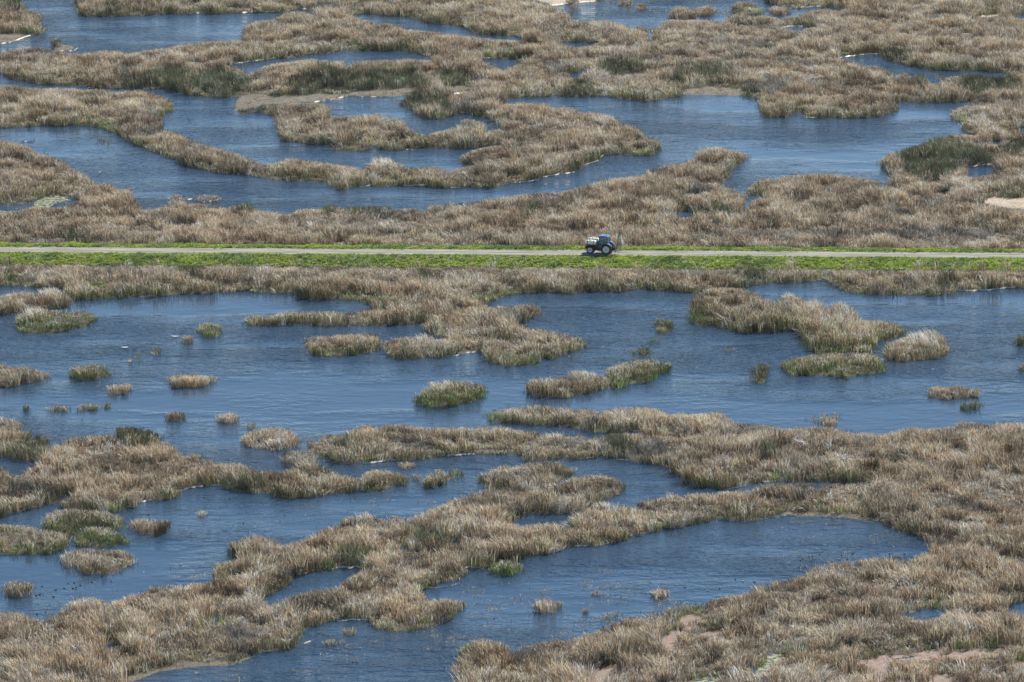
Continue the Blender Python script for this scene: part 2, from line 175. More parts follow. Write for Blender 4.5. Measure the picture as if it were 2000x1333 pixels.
# bulrush clumps that stand in the reeds: label, ellipse of the visible clump
BUL = [
 ("deep green bulrush thicket at the right end of the long green reed band, far left","A 1250,470,165,75"),
 ("pale olive bulrush stand in the middle of the long green band, far left","A 950,440,150,75"),
 ("thin olive bulrush stand at the left end of the long green band","A 760,445,100,55"),
 ("small bulrush clump on the mud flat below the long green band","A 1450,592,118,48"),
 ("wide olive bulrush stand left of the pair behind the mud flat","A 1810,455,160,80"),
 ("tall bulrush stand in the centre of the row behind the mud flat","B 150,450,230,70"),
 ("dark bulrush stand next to the right end of the row behind the mud flat","B 400,445,120,62"),
 ("darkest bulrush clump at the right end of the row behind the mud flat","B 665,425,105,52"),
 ("blue green bulrush thicket on the inner lagoon islet","B 500,558,150,50"),
 ("dark green bulrush thicket in the far reeds right of centre","B 1610,375,130,48"),
 ("dark bulrush clump at the water's edge below the far thicket","B 1395,490,90,52"),
 ("small dark bulrush clump at the edge of the far right pool","C 1255,303,70,33"),
 ("round olive bulrush clump in the right end of the far reeds","C 1380,462,45,32"),
 ("long dark bulrush stand at the right edge of the far reeds","C 1790,470,190,62"),
 ("huge sloping bulrush mound at the right end of the far lake","C 1500,875,270,85"),
 ("lower bulrush mound in front of the huge sloping one","C 1440,965,150,45"),
 ("dark bulrush clump at the right edge beside the huge mound","C 1925,820,80,48"),
 ("olive bulrush clump behind the far shore near the pale sandy rim","C 25,430,45,50"),
 ("grey green bulrush clump at the corner of the far shore","C 445,520,50,38"),
 ("dull bulrush strip in the far reeds right of centre","C 200,395,110,38"),
 ("green bulrush tuft rising above the near shore of the far lake, left of two","A 1385,1165,62,30"),
 ("green bulrush tuft rising above the near shore of the far lake, right of two","A 1860,1170,68,28"),
 ("bulrush tuft leaning right over the shore behind the levee","B 150,1180,120,28"),
 ("olive bulrush clump in the reeds behind the levee near centre","B 1108,1172,48,38"),
 ("bulrush strip at the foot of the point on the far lake, right","C 190,1185,160,26"),
 ("dark bulrush clump at the top edge of the shore, far left","A 640,50,48,38"),
 ("dark bulrush clump at the top left corner","A 60,8,60,32"),
 ("dark bulrush clump against the levee at left","D 400,45,60,42"),
 ("dull bulrush clump below the levee, left of centre","D 1075,240,85,36"),
 ("dark bulrush crest on top of the reed point in the lower left","D 780,1190,125,50"),
 ("dark arching bulrush clump at the shore in the lower left","D 200,1240,95,62"),
 ("small bulrush clump below the levee in the centre","E 960,225,48,26"),
 ("olive bulrush clump in the reeds below the levee","E 500,270,45,32"),
 ("dark bulrush clump at the corner of the reeds below levee, right","F 445,270,85,52"),
 ("dark green bulrush clump in the reeds below the levee, far right","F 1530,320,62,62"),
 ("nearly black green bush clump in the reeds at bottom centre","H 530,495,95,60"),
 ("grey green spiky clump at the shore in the bottom centre","H 100,610,95,52"),
 ("olive bulrush patch in the near reeds at right","F 520,1250,75,32"),
 ("dark bulrush tuft behind the levee at far right","C 1740,1260,50,28"),
 ("thin green bulrush sprig on the narrow reed band","G 1865,125,55,28"),
 ("grey bush clump on the narrow reed band at lower left","G 1370,205,110,50"),
 ("pale green bulrush clump at the left end of the reed bank, lower centre","E 30,1230,50,40"),
 ("dark tufted clump at the shore of narrow channel near centre","E 1590,1235,70,45"),
]
GREYS = ["G 1370,205,110,50","A 1450,975,120,30","B 700,590,110,30","C 520,470,160,40","H 1060,1150,80,40","I 90,910,110,30","I 600,1130,120,50","D 1350,1150,1,1","E 1750,1260,180,60","F 400,1140,130,30","G 380,1150,1,1","G 80,1000,1,1","I 520,790,70,25","C 1450,1130,90,30","D 200,80,150,14","C 900,1320,1000,22","C 1500,1310,300,30"]
PALES = ["E 60,1280,90,60","E 20,1330,110,40","E 420,1180,230,45","E 850,520,80,30","F 400,500,140,50","F 1440,660,100,45","F 1640,955,90,30","I 60,370,150,50","I 700,300,220,45","I 950,790,130,50","I 600,960,150,30","I 180,930,160,40","C 1830,650,120,50","C 1100,605,180,28","C 1590,1040,150,36","G 250,1105,260,50","G 330,1020,120,26","G 560,490,100,26","G 1400,900,90,40","B 270,920,80,28","B 1150,500,160,28","B 1660,490,160,32","B 1170,1270,1,1","A 1165,1128,78,18","C 700,430,60,30","H 160,390,110,30","H 1560,330,110,28","D 1480,290,60,50","C 460,60,60,40","I 1130,510,1,1","B 350,1270,200,30","I 1820,190,120,60","H 1860,285,120,40","I 1300,50,140,40","H 1450,1190,90,50","D 90,1170,1,1","C 1290,60,90,22","C 380,90,70,30","E 1300,850,1,1"]
FRESH = ["F 130,470,50,90","F 790,650,90,70","F 640,800,50,40","F 1150,825,60,20","E 70,700,90,35","D 1850,700,110,35","E 370,730,130,22","E 1100,740,200,40","E 950,620,120,30","G 1255,705,45,65","G 440,470,90,45","G 560,540,140,24","G 130,590,180,24","G 700,335,110,30","G 1650,240,150,38","H 230,225,130,30","H 950,700,110,38","H 930,620,40,30","E 900,1085,90,32","B 895,690,40,40","I 60,935,90,24","I 660,1150,70,22","I 950,1100,90,20","I 150,1295,75,20","I 1470,885,60,12","H 560,210,60,20","A 600,705,70,34","A 1620,995,160,18","D 1900,400,190,28","D 620,385,230,20","A 570,1225,60,16","E 230,430,120,40","E 900,385,130,35","E 1150,350,60,30","C 470,1090,60,24","C 1620,670,60,20","I 130,425,80,20","H 700,1160,50,40","H 1350,390,40,22","H 860,200,80,40","G 1250,960,120,40","G 950,290,1,1","G 300,220,60,40","D 50,290,50,50","D 560,330,60,20","E 1250,1170,1,1","F 880,305,60,22","B 760,610,60,14","B 980,300,90,30","E 470,540,1,1"]
PLUMES = ["F 650,415,45,32","F 790,450,35,24","F 940,478,60,42","F 560,455,60,20","F 1440,640,95,40","D 300,385,85,20","D 200,490,80,14","G 1800,782,80,24","G 1680,805,60,16","H 1520,320,90,24","H 150,380,95,18","B 270,912,70,18","C 200,852,70,16","H 1900,268,60,18","B 1540,672,60,26","G 770,800,26,24","E 600,900,90,18","E 760,895,70,16","E 1400,850,90,16","E 470,630,50,16","D 1480,265,50,36","A 480,1000,50,14","H 480,545,60,26","I 300,1290,160,40","I 1650,1020,70,50","E 1230,1190,60,14","D 60,1090,60,30"]
FOAM = ["A 1060,76 1135,73 W4", "A 1365,70 1450,62 1510,45 1600,45 1580,62 1470,66 W10","A 1700,48 1745,52 W5", "A 0,247 60,238 100,225 150,205 178,200 W6","A 1140,370 1185,374 W4", "A 1325,358 1400,348 1480,338 1565,324 W6",
 "A 1735,302 1790,294 W4","A 300,285 420,286 440,272 W3","A 1700,583 1780,576 1860,566 1930,552 1971,540 W5","B 0,562 30,545 60,540 130,545 200,547 290,548 W4","B 640,538 670,525 720,528 W6",
 "B 805,325 850,325 900,332 W6","B 1190,32 1280,22 1330,14 1400,9 1460,4 W6","C 600,155 640,146 720,149 W5","C 920,328 980,315 1050,307 1170,302 W5","C 1720,94 1820,82 W5","C 700,665 760,662 800,665 W5","C 1690,572 1765,542 W7","C 1200,568 1240,572 W4","C 1650,945 1720,935 1815,922 W7",
 "C 1615,190 1690,188 W4","B 120,1058 190,1046 W4","B 370,1050 460,1044 500,1049 W4","B 600,1057 690,1060 W4","B 935,1045 1000,1032 1060,1028 1140,1013 W5","B 1160,1000 1230,988 1340,972 W5","B 1385,932 1440,920 1480,905 W4","B 1485,890 1510,870 1560,868 W8","B 1620,872 1730,876 W4","B 380,845 430,845 W4","B 190,822 225,826 W4",
 "A 1050,1128 1100,1125 1150,1143 1240,1128 W6","A 445,708 530,708 W3","A 120,798 190,798 W3","A 480,498 540,492 W6","F 1570,368 1650,368 1720,368 1830,358 1870,350 1925,350 W6","F 800,308 835,306 W5",
 "E 650,738 720,722 800,712 W5","E 1220,1184 1280,1188 W3","E 1670,1163 1730,1163 W4","H 140,92 200,84 270,74 330,70 W7","H 620,47 700,40 780,37 W7","H 1215,62 1260,57 1290,57 W7","H 1365,66 1400,62 1445,58 W7","H 1590,70 1655,74 W6","H 940,180 942,181 W1",
 "H 695,685 740,676 780,682 W5","H 50,682 110,676 150,682 185,692 150,705 W11","H 0,985 80,975 170,976 W5","G 1710,1110 1780,1095 W5","G 1490,1155 1540,1150 W5","G 1675,718 1740,712 W5","G 1860,690 1971,675 W4","G 1040,240 1090,225 1150,220 W6","G 800,308 860,298 W6","G 1200,216 1260,212 W4","G 400,556 430,552 W4","G 0,604 50,603 W3","G 680,1130 760,1110 800,1095 W4",
 "I 225,402 250,398 320,404 W6","I 530,392 640,385 740,398 860,392 980,402 1120,428 W3","I 300,238 400,215 W3","I 480,195 590,188 W4","I 1910,882 1960,868 W4","H 500,793 560,795 640,782 690,770 W2","G 1790,1045 1870,1065 W2","C 640,48 740,36 860,30 W8","H 1340,558 1450,556 1500,552 W3", "H 1640,502 1750,482 W4","F 1120,728 1160,740 W6"]

# ------------------------------------------------------------------ rasters of the traced plan (in photograph pixels, with a margin)
MX, MY = 60, 60; WW, HH = 2000+2*MX, 1333+2*MY
def fill(arr, poly, val):
    P = np.array(poly); x0 = P[:,0]+MX; y0 = P[:,1]+MY; x1 = np.roll(x0,-1); y1 = np.roll(y0,-1)
    for r in range(max(0,int(y0.min())), min(HH, int(y0.max())+2)):
        yc = r+.5; m = (y0 <= yc) != (y1 <= yc)
        if not m.any(): continue
        xs = np.sort(x0[m]+(yc-y0[m])*(x1[m]-x0[m])/(y1[m]-y0[m]))
        for a, b in zip(xs[::2], xs[1::2]):
            arr[r, max(0,int(round(a))):max(0,min(WW,int(round(b))))] = val
land = np.ones((HH, WW), bool)
for s in WATERS+AZOLLA+ALGAE+SANDS: fill(land, pts(s), False)
isle = np.zeros((HH, WW), np.int16)
bare = np.zeros((HH, WW), np.uint8)
for s in MUDS: fill(bare, pts(s), 1)
for s in SANDS: fill(bare, pts(s), 2)
for i, e in enumerate(IS):
    p = ell(e[2][1:]) if e[2][0] == '~' else pts(e[2])
    fill(isle, p, i+1)
land |= isle > 0
bare[isle > 0] = 0
def run(mask, up=True):
    out = np.zeros(mask.shape, np.float32); acc = np.zeros(mask.shape[1], np.float32)
    rows = range(mask.shape[0]) if up else range(mask.shape[0]-1, -1, -1)
    for r in rows:
        acc = np.where(mask[r], acc+1, 0); out[r] = acc
    if up: out[:, :] = np.where((out > 0) & (out >= (np.arange(mask.shape[0])[:,None]+1)), 200, out)
    return out
# an island hides what stands behind it, so each is measured on its own
reedable = land & (bare == 0)
upr = run(reedable); dnr = run(reedable, False)
for i in range(1, len(IS)+1):
    m = isle == i; ys, xs = np.where(m)
    if not len(ys): continue
    a, b, c, d = ys.min(), ys.max()+1, xs.min(), xs.max()+1
    sub = m[a:b, c:d]; u = run(sub); 
    # run() treats the top row of its window as open: recount
    u2 = np.zeros_like(u); acc = np.zeros(sub.shape[1])
    for r in range(sub.shape[0]): acc = np.where(sub[r], acc+1, 0); u2[r] = acc
    upr[a:b, c:d][sub] = u2[sub]; dnr[a:b, c:d][sub] = run(sub, False)[sub]
typ = np.zeros((HH, WW), np.uint8); bul = np.zeros((HH, WW), np.int16)
T_DRY, T_BUL, T_FRESH, T_PALE, T_GREY, T_PLUME = 0, 1, 2, 3, 4, 5
for s in PALES: fill(typ, ell(s, .22), T_PALE)
for s in GREYS: fill(typ, ell(s, .2), T_GREY)
for s in FRESH: fill(typ, ell(s, .2), T_FRESH)
for i, (l, s) in enumerate(BUL):
    fill(typ, ell(s, .14), T_BUL); fill(bul, ell(s, .14), i+1)
plm = np.zeros((HH, WW), np.uint8)
for s in PLUMES: fill(plm, ell(s, .2), 1)
def samp(a, px, py):
    return a[np.clip((py+MY).astype(int), 0, HH-1), np.clip((px+MX).astype(int), 0, WW-1)]
# ------------------------------------------------------------------ smooth noise for clumps
def vnoise(x, y, seed):
    r = np.random.default_rng(seed); T = r.random((256, 256)).astype(np.float32)
    xi = np.floor(x).astype(int); yi = np.floor(y).astype(int); fx = x-xi; fy = y-yi
    fx = fx*fx*(3-2*fx); fy = fy*fy*(3-2*fy)
    a = T[yi & 255, xi & 255]; b = T[yi & 255, (xi+1) & 255]; c = T[(yi+1) & 255, xi & 255]; d = T[(yi+1) & 255, (xi+1) & 255]
    return (a*(1-fx)+b*fx)*(1-fy)+(c*(1-fx)+d*fx)*fy
def fbm(x, y, seed, s, o=3):
    v = 0; t = 0
    for k in range(o): v = v+vnoise(x/s*2**k+k*17, y/s*2**k+k*31, seed+k)*.5**k; t += .5**k
    return v/t
# ------------------------------------------------------------------ materials
def mat(name, col=(.5,.5,.5), rough=.6, metal=0, spec=None):
    m = bpy.data.materials.new(name); m.use_nodes = True; b = m.node_tree.nodes['Principled BSDF']
    b.inputs['Base Color'].default_value = (*col, 1); b.inputs['Roughness'].default_value = rough; b.inputs['Metallic'].default_value = metal
    if spec is not None: b.inputs['Specular IOR Level'].default_value = spec
    return m
def noisy(name, c1, c2, scale, rough=.8, detail=5, bump=0, metal=0, st=None):
    m = mat(name, c1, rough, metal); n = m.node_tree.nodes; l = m.node_tree.links; b = n['Principled BSDF']
    tc = n.new('ShaderNodeTexCoord'); no = n.new('ShaderNodeTexNoise'); no.inputs['Scale'].default_value = scale; no.inputs['Detail'].default_value = detail
    l.new(tc.outputs['Object'], no.inputs['Vector']); cr = n.new('ShaderNodeValToRGB')
    if st:
        mp = n.new('ShaderNodeMapping'); mp.inputs['Scale'].default_value = st; l.new(tc.outputs['Object'], mp.inputs[0]); l.new(mp.outputs[0], no.inputs['Vector'])
    cr.color_ramp.elements[0].position = .35; cr.color_ramp.elements[0].color = (*c1, 1)
    cr.color_ramp.elements[1].position = .65; cr.color_ramp.elements[1].color = (*c2, 1)
    l.new(no.outputs['Fac'], cr.inputs[0]); l.new(cr.outputs[0], b.inputs['Base Color'])
    if bump:
        bp = n.new('ShaderNodeBump'); bp.inputs['Strength'].default_value = 1; bp.inputs['Distance'].default_value = bump
        l.new(no.outputs['Fac'], bp.inputs['Height']); l.new(bp.outputs[0], b.inputs['Normal'])
    return m
def leafmat(name, trans=.35):
    m = bpy.data.materials.new(name); m.use_nodes = True; n = m.node_tree.nodes; l = m.node_tree.links; n.clear()
    at = n.new('ShaderNodeAttribute'); at.attribute_name = 'Col'
    d = n.new('ShaderNodeBsdfDiffuse'); t = n.new('ShaderNodeBsdfTranslucent'); mx = n.new('ShaderNodeMixShader'); o = n.new('ShaderNodeOutputMaterial')
    mx.inputs[0].default_value = trans
    l.new(at.outputs['Color'], d.inputs['Color']); l.new(at.outputs['Color'], t.inputs['Color'])
    l.new(d.outputs[0], mx.inputs[1]); l.new(t.outputs[0], mx.inputs[2]); l.new(mx.outputs[0], o.inputs[0])
    return m
M_REED = leafmat('reed_leaves', .20); M_WEED = leafmat('weed_leaves', .3)
# ------------------------------------------------------------------ object helpers
def tag(o, label=None, cat=None, group=None, kind=None):
    if label: o['label'] = label
    if cat: o['category'] = cat
    if group: o['group'] = group
    if kind: o['kind'] = kind
    return o
def link(name, me, m, parent=None):
    o = bpy.data.objects.new(name, me); COL.objects.link(o)
    if m is not None: me.materials.append(m)
    if parent is not None: o.parent = parent
    return o
def npmesh(name, V, loops, starts, facecol=None, colname='Col'):
    me = bpy.data.meshes.new(name)
    me.vertices.add(len(V)); me.vertices.foreach_set('co', V.astype(np.float32).ravel())
    me.loops.add(len(loops)); me.loops.foreach_set('vertex_index', loops.astype(np.int32))
    me.polygons.add(len(starts)); me.polygons.foreach_set('loop_start', starts.astype(np.int32))
    me.update(calc_edges=True)
    if facecol is not None:
        a = me.attributes.new(colname, 'FLOAT_COLOR', 'FACE'); c = np.ones((len(starts), 4), np.float32); c[:, :3] = facecol
        a.data.foreach_set('color', c.ravel())
    return me
def blades(name, B, Hh, lean, wd, az, c0, c1, m, bend=.45, origin=None, midf=.56):
    """ B (n,3) feet; Hh heights; lean (n,2) tip offset; wd widths; c0 lower, c1 upper colour: two faces per blade, one mesh """
    n = len(B); org = np.array([B[:,0].mean(), B[:,1].mean(), 0]) if origin is None else np.array(origin)
    P = B-org; side = np.stack([np.cos(az), np.sin(az), 0*az], 1)*(wd*.5)[:, None]
    mid = P.copy(); mid[:, :2] += lean*bend*midf; mid[:, 2] += Hh*(midf+.04)
    tip = P.copy(); tip[:, :2] += lean; tip[:, 2] += Hh
    V = np.stack([P-side*.8, P+side*.8, mid+side, mid-side, tip], 1).reshape(-1, 3)
    k = np.arange(n)[:, None]*5
    loops = (k+np.array([0,1,2,3,3,2,4])).ravel(); st = (np.arange(n)[:, None]*7+np.array([0,4])).ravel()
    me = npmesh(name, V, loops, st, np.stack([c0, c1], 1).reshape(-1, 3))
    o = link(name, me, m); o.location = org
    return o
# ------------------------------------------------------------------ the levee line
LZ = 0.9
xa, ya = unproj(0, 488.0, LZ); xb, yb = unproj(2000, 499.5, LZ)
LA = np.array([xa, ya]); LB = np.array([xb, yb]); LD = (LB-LA)/np.linalg.norm(LB-LA); LN = np.array([-LD[1], LD[0]])   # LN points away from the camera
def lev(x, y):                                                     # along, across (positive = beyond the road)
    return (x-LA[0])*LD[0]+(y-LA[1])*LD[1], (x-LA[0])*LN[0]+(y-LA[1])*LN[1]
def levp(s, t): return LA[0]+LD[0]*s+LN[0]*t, LA[1]+LD[1]*s+LN[1]*t
RW = 2.1; FARW = 6.5; NEARW = 9.8
def levz(t):                                                       # height of the bank across its line
    return np.interp(t, [-NEARW-2.5, -NEARW+1, -4.2, -RW, RW, 4.0, FARW+1.5], [0.15, .35, LZ-.08, LZ, LZ, LZ-.05, .2])
# ------------------------------------------------------------------ setting: ground with the banks, water
gx = np.arange(-150, 150.1, .75); gy = np.arange(600, 1230, .8)
GX, GY = np.meshgrid(gx, gy); px, py, s_ = proj(GX, GY, .1); px, py = px+(fbm(GX, GY, 500, 3.2, 2)-.5)*9, py+(fbm(GX, GY, 510, 3.2, 2)-.5)*4
lm = samp(land, px, py); up = samp(upr, px, py); br = samp(bare, px, py)
isl = (lm & ((up > .45*s_) | (py < -40))) | (br > 0)
Z = np.where(isl, .16, -.5).astype(float)
for _ in range(2):
    Z[1:-1, 1:-1] = (Z[1:-1,1:-1]*2+Z[:-2,1:-1]+Z[2:,1:-1]+Z[1:-1,:-2]+Z[1:-1,2:])/6
Z += (fbm(GX, GY, 3, 3.0)-.5)*.16
S_, T_ = lev(GX, GY); lz = levz(T_)
inl = (T_ > -NEARW-2.5) & (T_ < FARW+1.5); Z = np.where(inl, np.maximum(Z, lz-.03), Z)
Z[0, :] = Z[-1, :] = .1; Z[:, 0] = Z[:, -1] = .1
ny, nx = GX.shape; idx = np.arange(ny*nx).reshape(ny, nx)
q = np.stack([idx[:-1,:-1], idx[:-1,1:], idx[1:,1:], idx[1:,:-1]], -1).reshape(-1, 4)
V = np.stack([GX, GY, Z], -1).reshape(-1, 3)
gc = np.array([(.05,.042,.03),(.105,.09,.065),(.29,.235,.175)])[br.ravel().astype(int)]
gc = gc*(0.75+.5*fbm(GX, GY, 9, 1.6).ravel()[:, None])
onl = inl.ravel() & (np.abs(T_.ravel()) < 9); gc[onl] = np.array((.10,.12,.035))*(0.7+.6*fbm(GX, GY, 19, 1.2).ravel()[onl, None])
# outer sheet to the horizon
E = 6000.; n0 = len(V); ring = np.array([[-E,-E,.1],[E,-E,.1],[E,E,.1],[-E,E,.1]]); V = np.vstack([V, ring])
cor = [idx[0,0], idx[0,-1], idx[-1,-1], idx[-1,0]]
ringf = [[n0, n0+1, cor[1], cor[0]], [n0+1, n0+2, cor[2], cor[1]], [n0+2, n0+3, cor[3], cor[2]], [n0+3, n0, cor[0], cor[3]]]
Q = np.vstack([q, ringf])
fc = np.vstack([gc.reshape(ny, nx, 3)[:-1, :-1].reshape(-1, 3), np.tile([.16,.12,.08], (4, 1))])
me = npmesh('ground', V, Q.ravel(), np.arange(len(Q))*4, fc)
M_GROUND = mat('mud_and_litter', rough=.95)
_n = M_GROUND.node_tree.nodes; _l = M_GROUND.node_tree.links
_a = _n.new('ShaderNodeAttribute'); _a.attribute_name = 'Col'; _t = _n.new('ShaderNodeTexNoise'); _t.inputs['Scale'].default_value = 2.5; _t.inputs['Detail'].default_value = 8
_c = _n.new('ShaderNodeTexCoord'); _l.new(_c.outputs['Object'], _t.inputs['Vector'])
_m = _n.new('ShaderNodeMix'); _m.data_type = 'RGBA'; _m.blend_type = 'MULTIPLY'; _m.inputs[0].default_value = .7
_r = _n.new('ShaderNodeValToRGB'); _r.color_ramp.elements[0].position = .3; _r.color_ramp.elements[0].color = (.35,.35,.35,1); _r.color_ramp.elements[1].position = .7; _r.color_ramp.elements[1].color = (1.5,1.5,1.5,1)
_l.new(_t.outputs['Fac'], _r.inputs[0]); _l.new(_a.outputs['Color'], _m.inputs[6]); _l.new(_r.outputs[0], _m.inputs[7]); _l.new(_m.outputs[2], _n['Principled BSDF'].inputs['Base Color'])
tag(link('ground', me, M_GROUND), kind='structure')

def water_mat():
    m = mat('rippled_water', (.018,.040,.070), .05); n = m.node_tree.nodes; l = m.node_tree.links; b = n['Principled BSDF']
    b.inputs['IOR'].default_value = 1.333
    tc = n.new('ShaderNodeTexCoord')
    def noise(scale, det, mp=(1,1,1), rot=0):
        mpn = n.new('ShaderNodeMapping'); mpn.inputs['Scale'].default_value = mp; mpn.inputs['Rotation'].default_value = (0,0,rot)
        no = n.new('ShaderNodeTexNoise'); no.inputs['Scale'].default_value = scale; no.inputs['Detail'].default_value = det
        l.new(tc.outputs['Object'], mpn.inputs[0]); l.new(mpn.outputs[0], no.inputs['Vector']); return no
    n1 = noise(1.7, 3, (.75,1,1), R(12)); n2 = noise(.62, 3, (.55,1,1), R(-8)); n3 = noise(.022, 3, (.5,1,1), R(15)); n4 = noise(.11, 2, (.35,1,1), R(-30))
    add = n.new('ShaderNodeMath'); add.operation = 'MULTIPLY_ADD'; add.inputs[1].default_value = 3.0
    l.new(n2.outputs['Fac'], add.inputs[0]); l.new(n1.outputs['Fac'], add.inputs[2])
    mr = n.new('ShaderNodeMapRange'); mr.inputs['From Min'].default_value = .40; mr.inputs['From Max'].default_value = .58; mr.inputs['To Min'].default_value = .10; mr.inputs['To Max'].default_value = 1
    l.new(n3.outputs['Fac'], mr.inputs['Value'])
    mr2 = n.new('ShaderNodeMapRange'); mr2.inputs['From Min'].default_value = .35; mr2.inputs['From Max'].default_value = .65; mr2.inputs['To Min'].default_value = .3; mr2.inputs['To Max'].default_value = 1.1
    l.new(n4.outputs['Fac'], mr2.inputs['Value'])
    mu = n.new('ShaderNodeMath'); mu.operation = 'MULTIPLY'; l.new(mr.outputs[0], mu.inputs[0]); l.new(mr2.outputs[0], mu.inputs[1])
    mh = n.new('ShaderNodeMath'); mh.operation = 'MULTIPLY'; l.new(mu.outputs[0], mh.inputs[0]); l.new(add.outputs[0], mh.inputs[1])
    bp = n.new('ShaderNodeBump'); bp.inputs['Strength'].default_value = 1; bp.inputs['Distance'].default_value = .31
    l.new(mh.outputs[0], bp.inputs['Height']); l.new(bp.outputs[0], b.inputs['Normal'])
    return m
bm = bmesh.new(); vs = [bm.verts.new(p) for p in [(-149,601,0),(149,601,0),(149,1228,0),(-149,1228,0)]]; bm.faces.new(vs)
me = bpy.data.meshes.new('water'); bm.to_mesh(me); tag(link('water', me, water_mat()), kind='structure')
# ------------------------------------------------------------------ road
def road():
    xs = np.arange(-30, 240, 1.0); L = []; 
    bm = bmesh.new(); rows = []
    for i, s in enumerate(xs):
        a = RW-.1+.25*float(fbm(np.array(s), np.array(3.), 5, 5)); b = -RW+.1-.25*float(fbm(np.array(s), np.array(9.), 6, 5))
        r = []
        for t in (b, b*.5, 0, a*.5, a):
            x, y = levp(s, t); r.append(bm.verts.new((x, y, LZ+.035+(.03 if t == 0 else 0))))
        rows.append(r)
    for r0, r1 in zip(rows, rows[1:]):
        for k in range(4): bm.faces.new((r0[k], r1[k], r1[k+1], r0[k+1]))
    me = bpy.data.meshes.new('road'); bm.to_mesh(me)
    m = noisy('pale_gravel', (.10,.10,.075), (.235,.225,.185), 1.0, .95, 9, .02, st=(.12,1.1,1))
    tag(link('road', me, m), kind='structure')
road()
# ------------------------------------------------------------------ floating weed and algae mats, foam at the shores
def mats(lst, name, m, z, label, cat, ext=.8):
    bm = bmesh.new()
    for s in lst:
        P = pts(s); Q2 = []
        for (a, b), (c, d) in zip(P, P[1:]+P[:1]):
            k = max(1, int(math.hypot(c-a, d-b)/2)); mx_ = sum(p[0] for p in P)/len(P); my_ = sum(p[1] for p in P)/len(P)
            for j in range(k):
                ax, ay = a+(c-a)*j/k, b+(d-b)*j/k; g = 1+ext*(.5+.9*random.random()); L_ = math.hypot(ax-mx_, (ay-my_)*3)+1e-3
                Q2.append((ax+(ax-mx_)/L_*g*7, ay+(ay-my_)*3/L_*g*4+(11 if ay > my_ else 2)))
        P3 = [Vector((*[float(v) for v in unproj(a, b, z)], z)) for a, b in Q2]
        vs = [bm.verts.new(p) for p in P3]
        tri = geometry.tessellate_polygon([P3])
        vs2 = [bm.verts.new((p.x, p.y-4.0, z-.008)) for p in P3]; vs3 = [bm.verts.new((p.x*1.006, p.y-2.0, z-.004)) for p in P3]
        for V_ in (vs, vs2, vs3):
            for t in tri:
                try: bm.faces.new([V_[i] for i in t])
                except ValueError: pass
    bmesh.ops.recalc_face_normals(bm, faces=bm.faces)
    me = bpy.data.meshes.new(name); bm.to_mesh(me); o = link(name, me, m); tag(o, label, cat, kind='stuff')
mats(AZOLLA, 'red_water_fern', noisy('red_fern_mat', (.115,.075,.055), (.19,.13,.095), 1.2, .8, 8, .03), .02, 'flat brick red water fern covering the pools between reeds at lower right', 'water fern')
mats(ALGAE, 'pale_algae', noisy('algae_scum', (.12,.14,.07), (.24,.25,.14), .9, .7, 8, .02), .018, 'pale yellow green algae scum floating between the reeds', 'algae')
for _nm, _lo, _hi, _sc in (('algae_scum', .42, .58, 1.3), ('red_fern_mat', .26, .32, .5)):
    _mt = bpy.data.materials[_nm]; _n = _mt.node_tree.nodes; _l = _mt.node_tree.links
    _tc = _n.new('ShaderNodeTexCoord'); _no = _n.new('ShaderNodeTexNoise'); _no.inputs['Scale'].default_value = _sc; _no.inputs['Detail'].default_value = 7; _no.inputs['Roughness'].default_value = .65
    _mr = _n.new('ShaderNodeMapRange'); _mr.inputs['From Min'].default_value = _lo; _mr.inputs['From Max'].default_value = _hi
    _l.new(_tc.outputs['Object'], _no.inputs['Vector']); _l.new(_no.outputs['Fac'], _mr.inputs['Value']); _l.new(_mr.outputs[0], _n['Principled BSDF'].inputs['Alpha'])
def foam():
    bm = bmesh.new()
    for s in FOAM:
        wpx = float(s.split('W')[-1])/2.9*.62; P = pts(s.rsplit(' W', 1)[0]); D = []
        for (a, b), (c, d) in zip(P, P[1:]):
            k = max(1, int(math.hypot(c-a, d-b)/1.5))
            D += [(a+(c-a)*j/k, b+(d-b)*j/k) for j in range(k)]
        D.append(P[-1]); prev = None; rr = random.Random(s)
        for j, (a, b) in enumerate(D):
            e = min(1, j/3, (len(D)-1-j)/3)+.12
            h = wpx*e*max(.06, 3.4*float(fbm(np.array(a*1.0), np.array(b), 44, 9.))-1.2)
            b2 = b+2.4*(float(fbm(np.array(a*1.0), np.array(b), 45, 9.))-.5); p1 = unproj(a, b2+h*.5, .2); p2 = unproj(a, b2-h*.5, .2)
            cur = (bm.verts.new((*map(float, p1), .05)), bm.verts.new((*map(float, ((p1[0]+p2[0])/2,(p1[1]+p2[1])/2)), .24)), bm.verts.new((*map(float, p2), .16)))
            if prev:
                bm.faces.new((prev[0], cur[0], cur[1], prev[1])); bm.faces.new((prev[1], cur[1], cur[2], prev[2]))
            prev = cur
    me = bpy.data.meshes.new('shore_foam'); bm.to_mesh(me)
    tag(link('shore_foam', me, noisy('bleached_foam', (.42,.38,.31), (.78,.74,.64), 2.2, .9, 6, .03)), 'bleached rim of foam and dead straw along the shorelines', 'foam', kind='stuff')
foam()
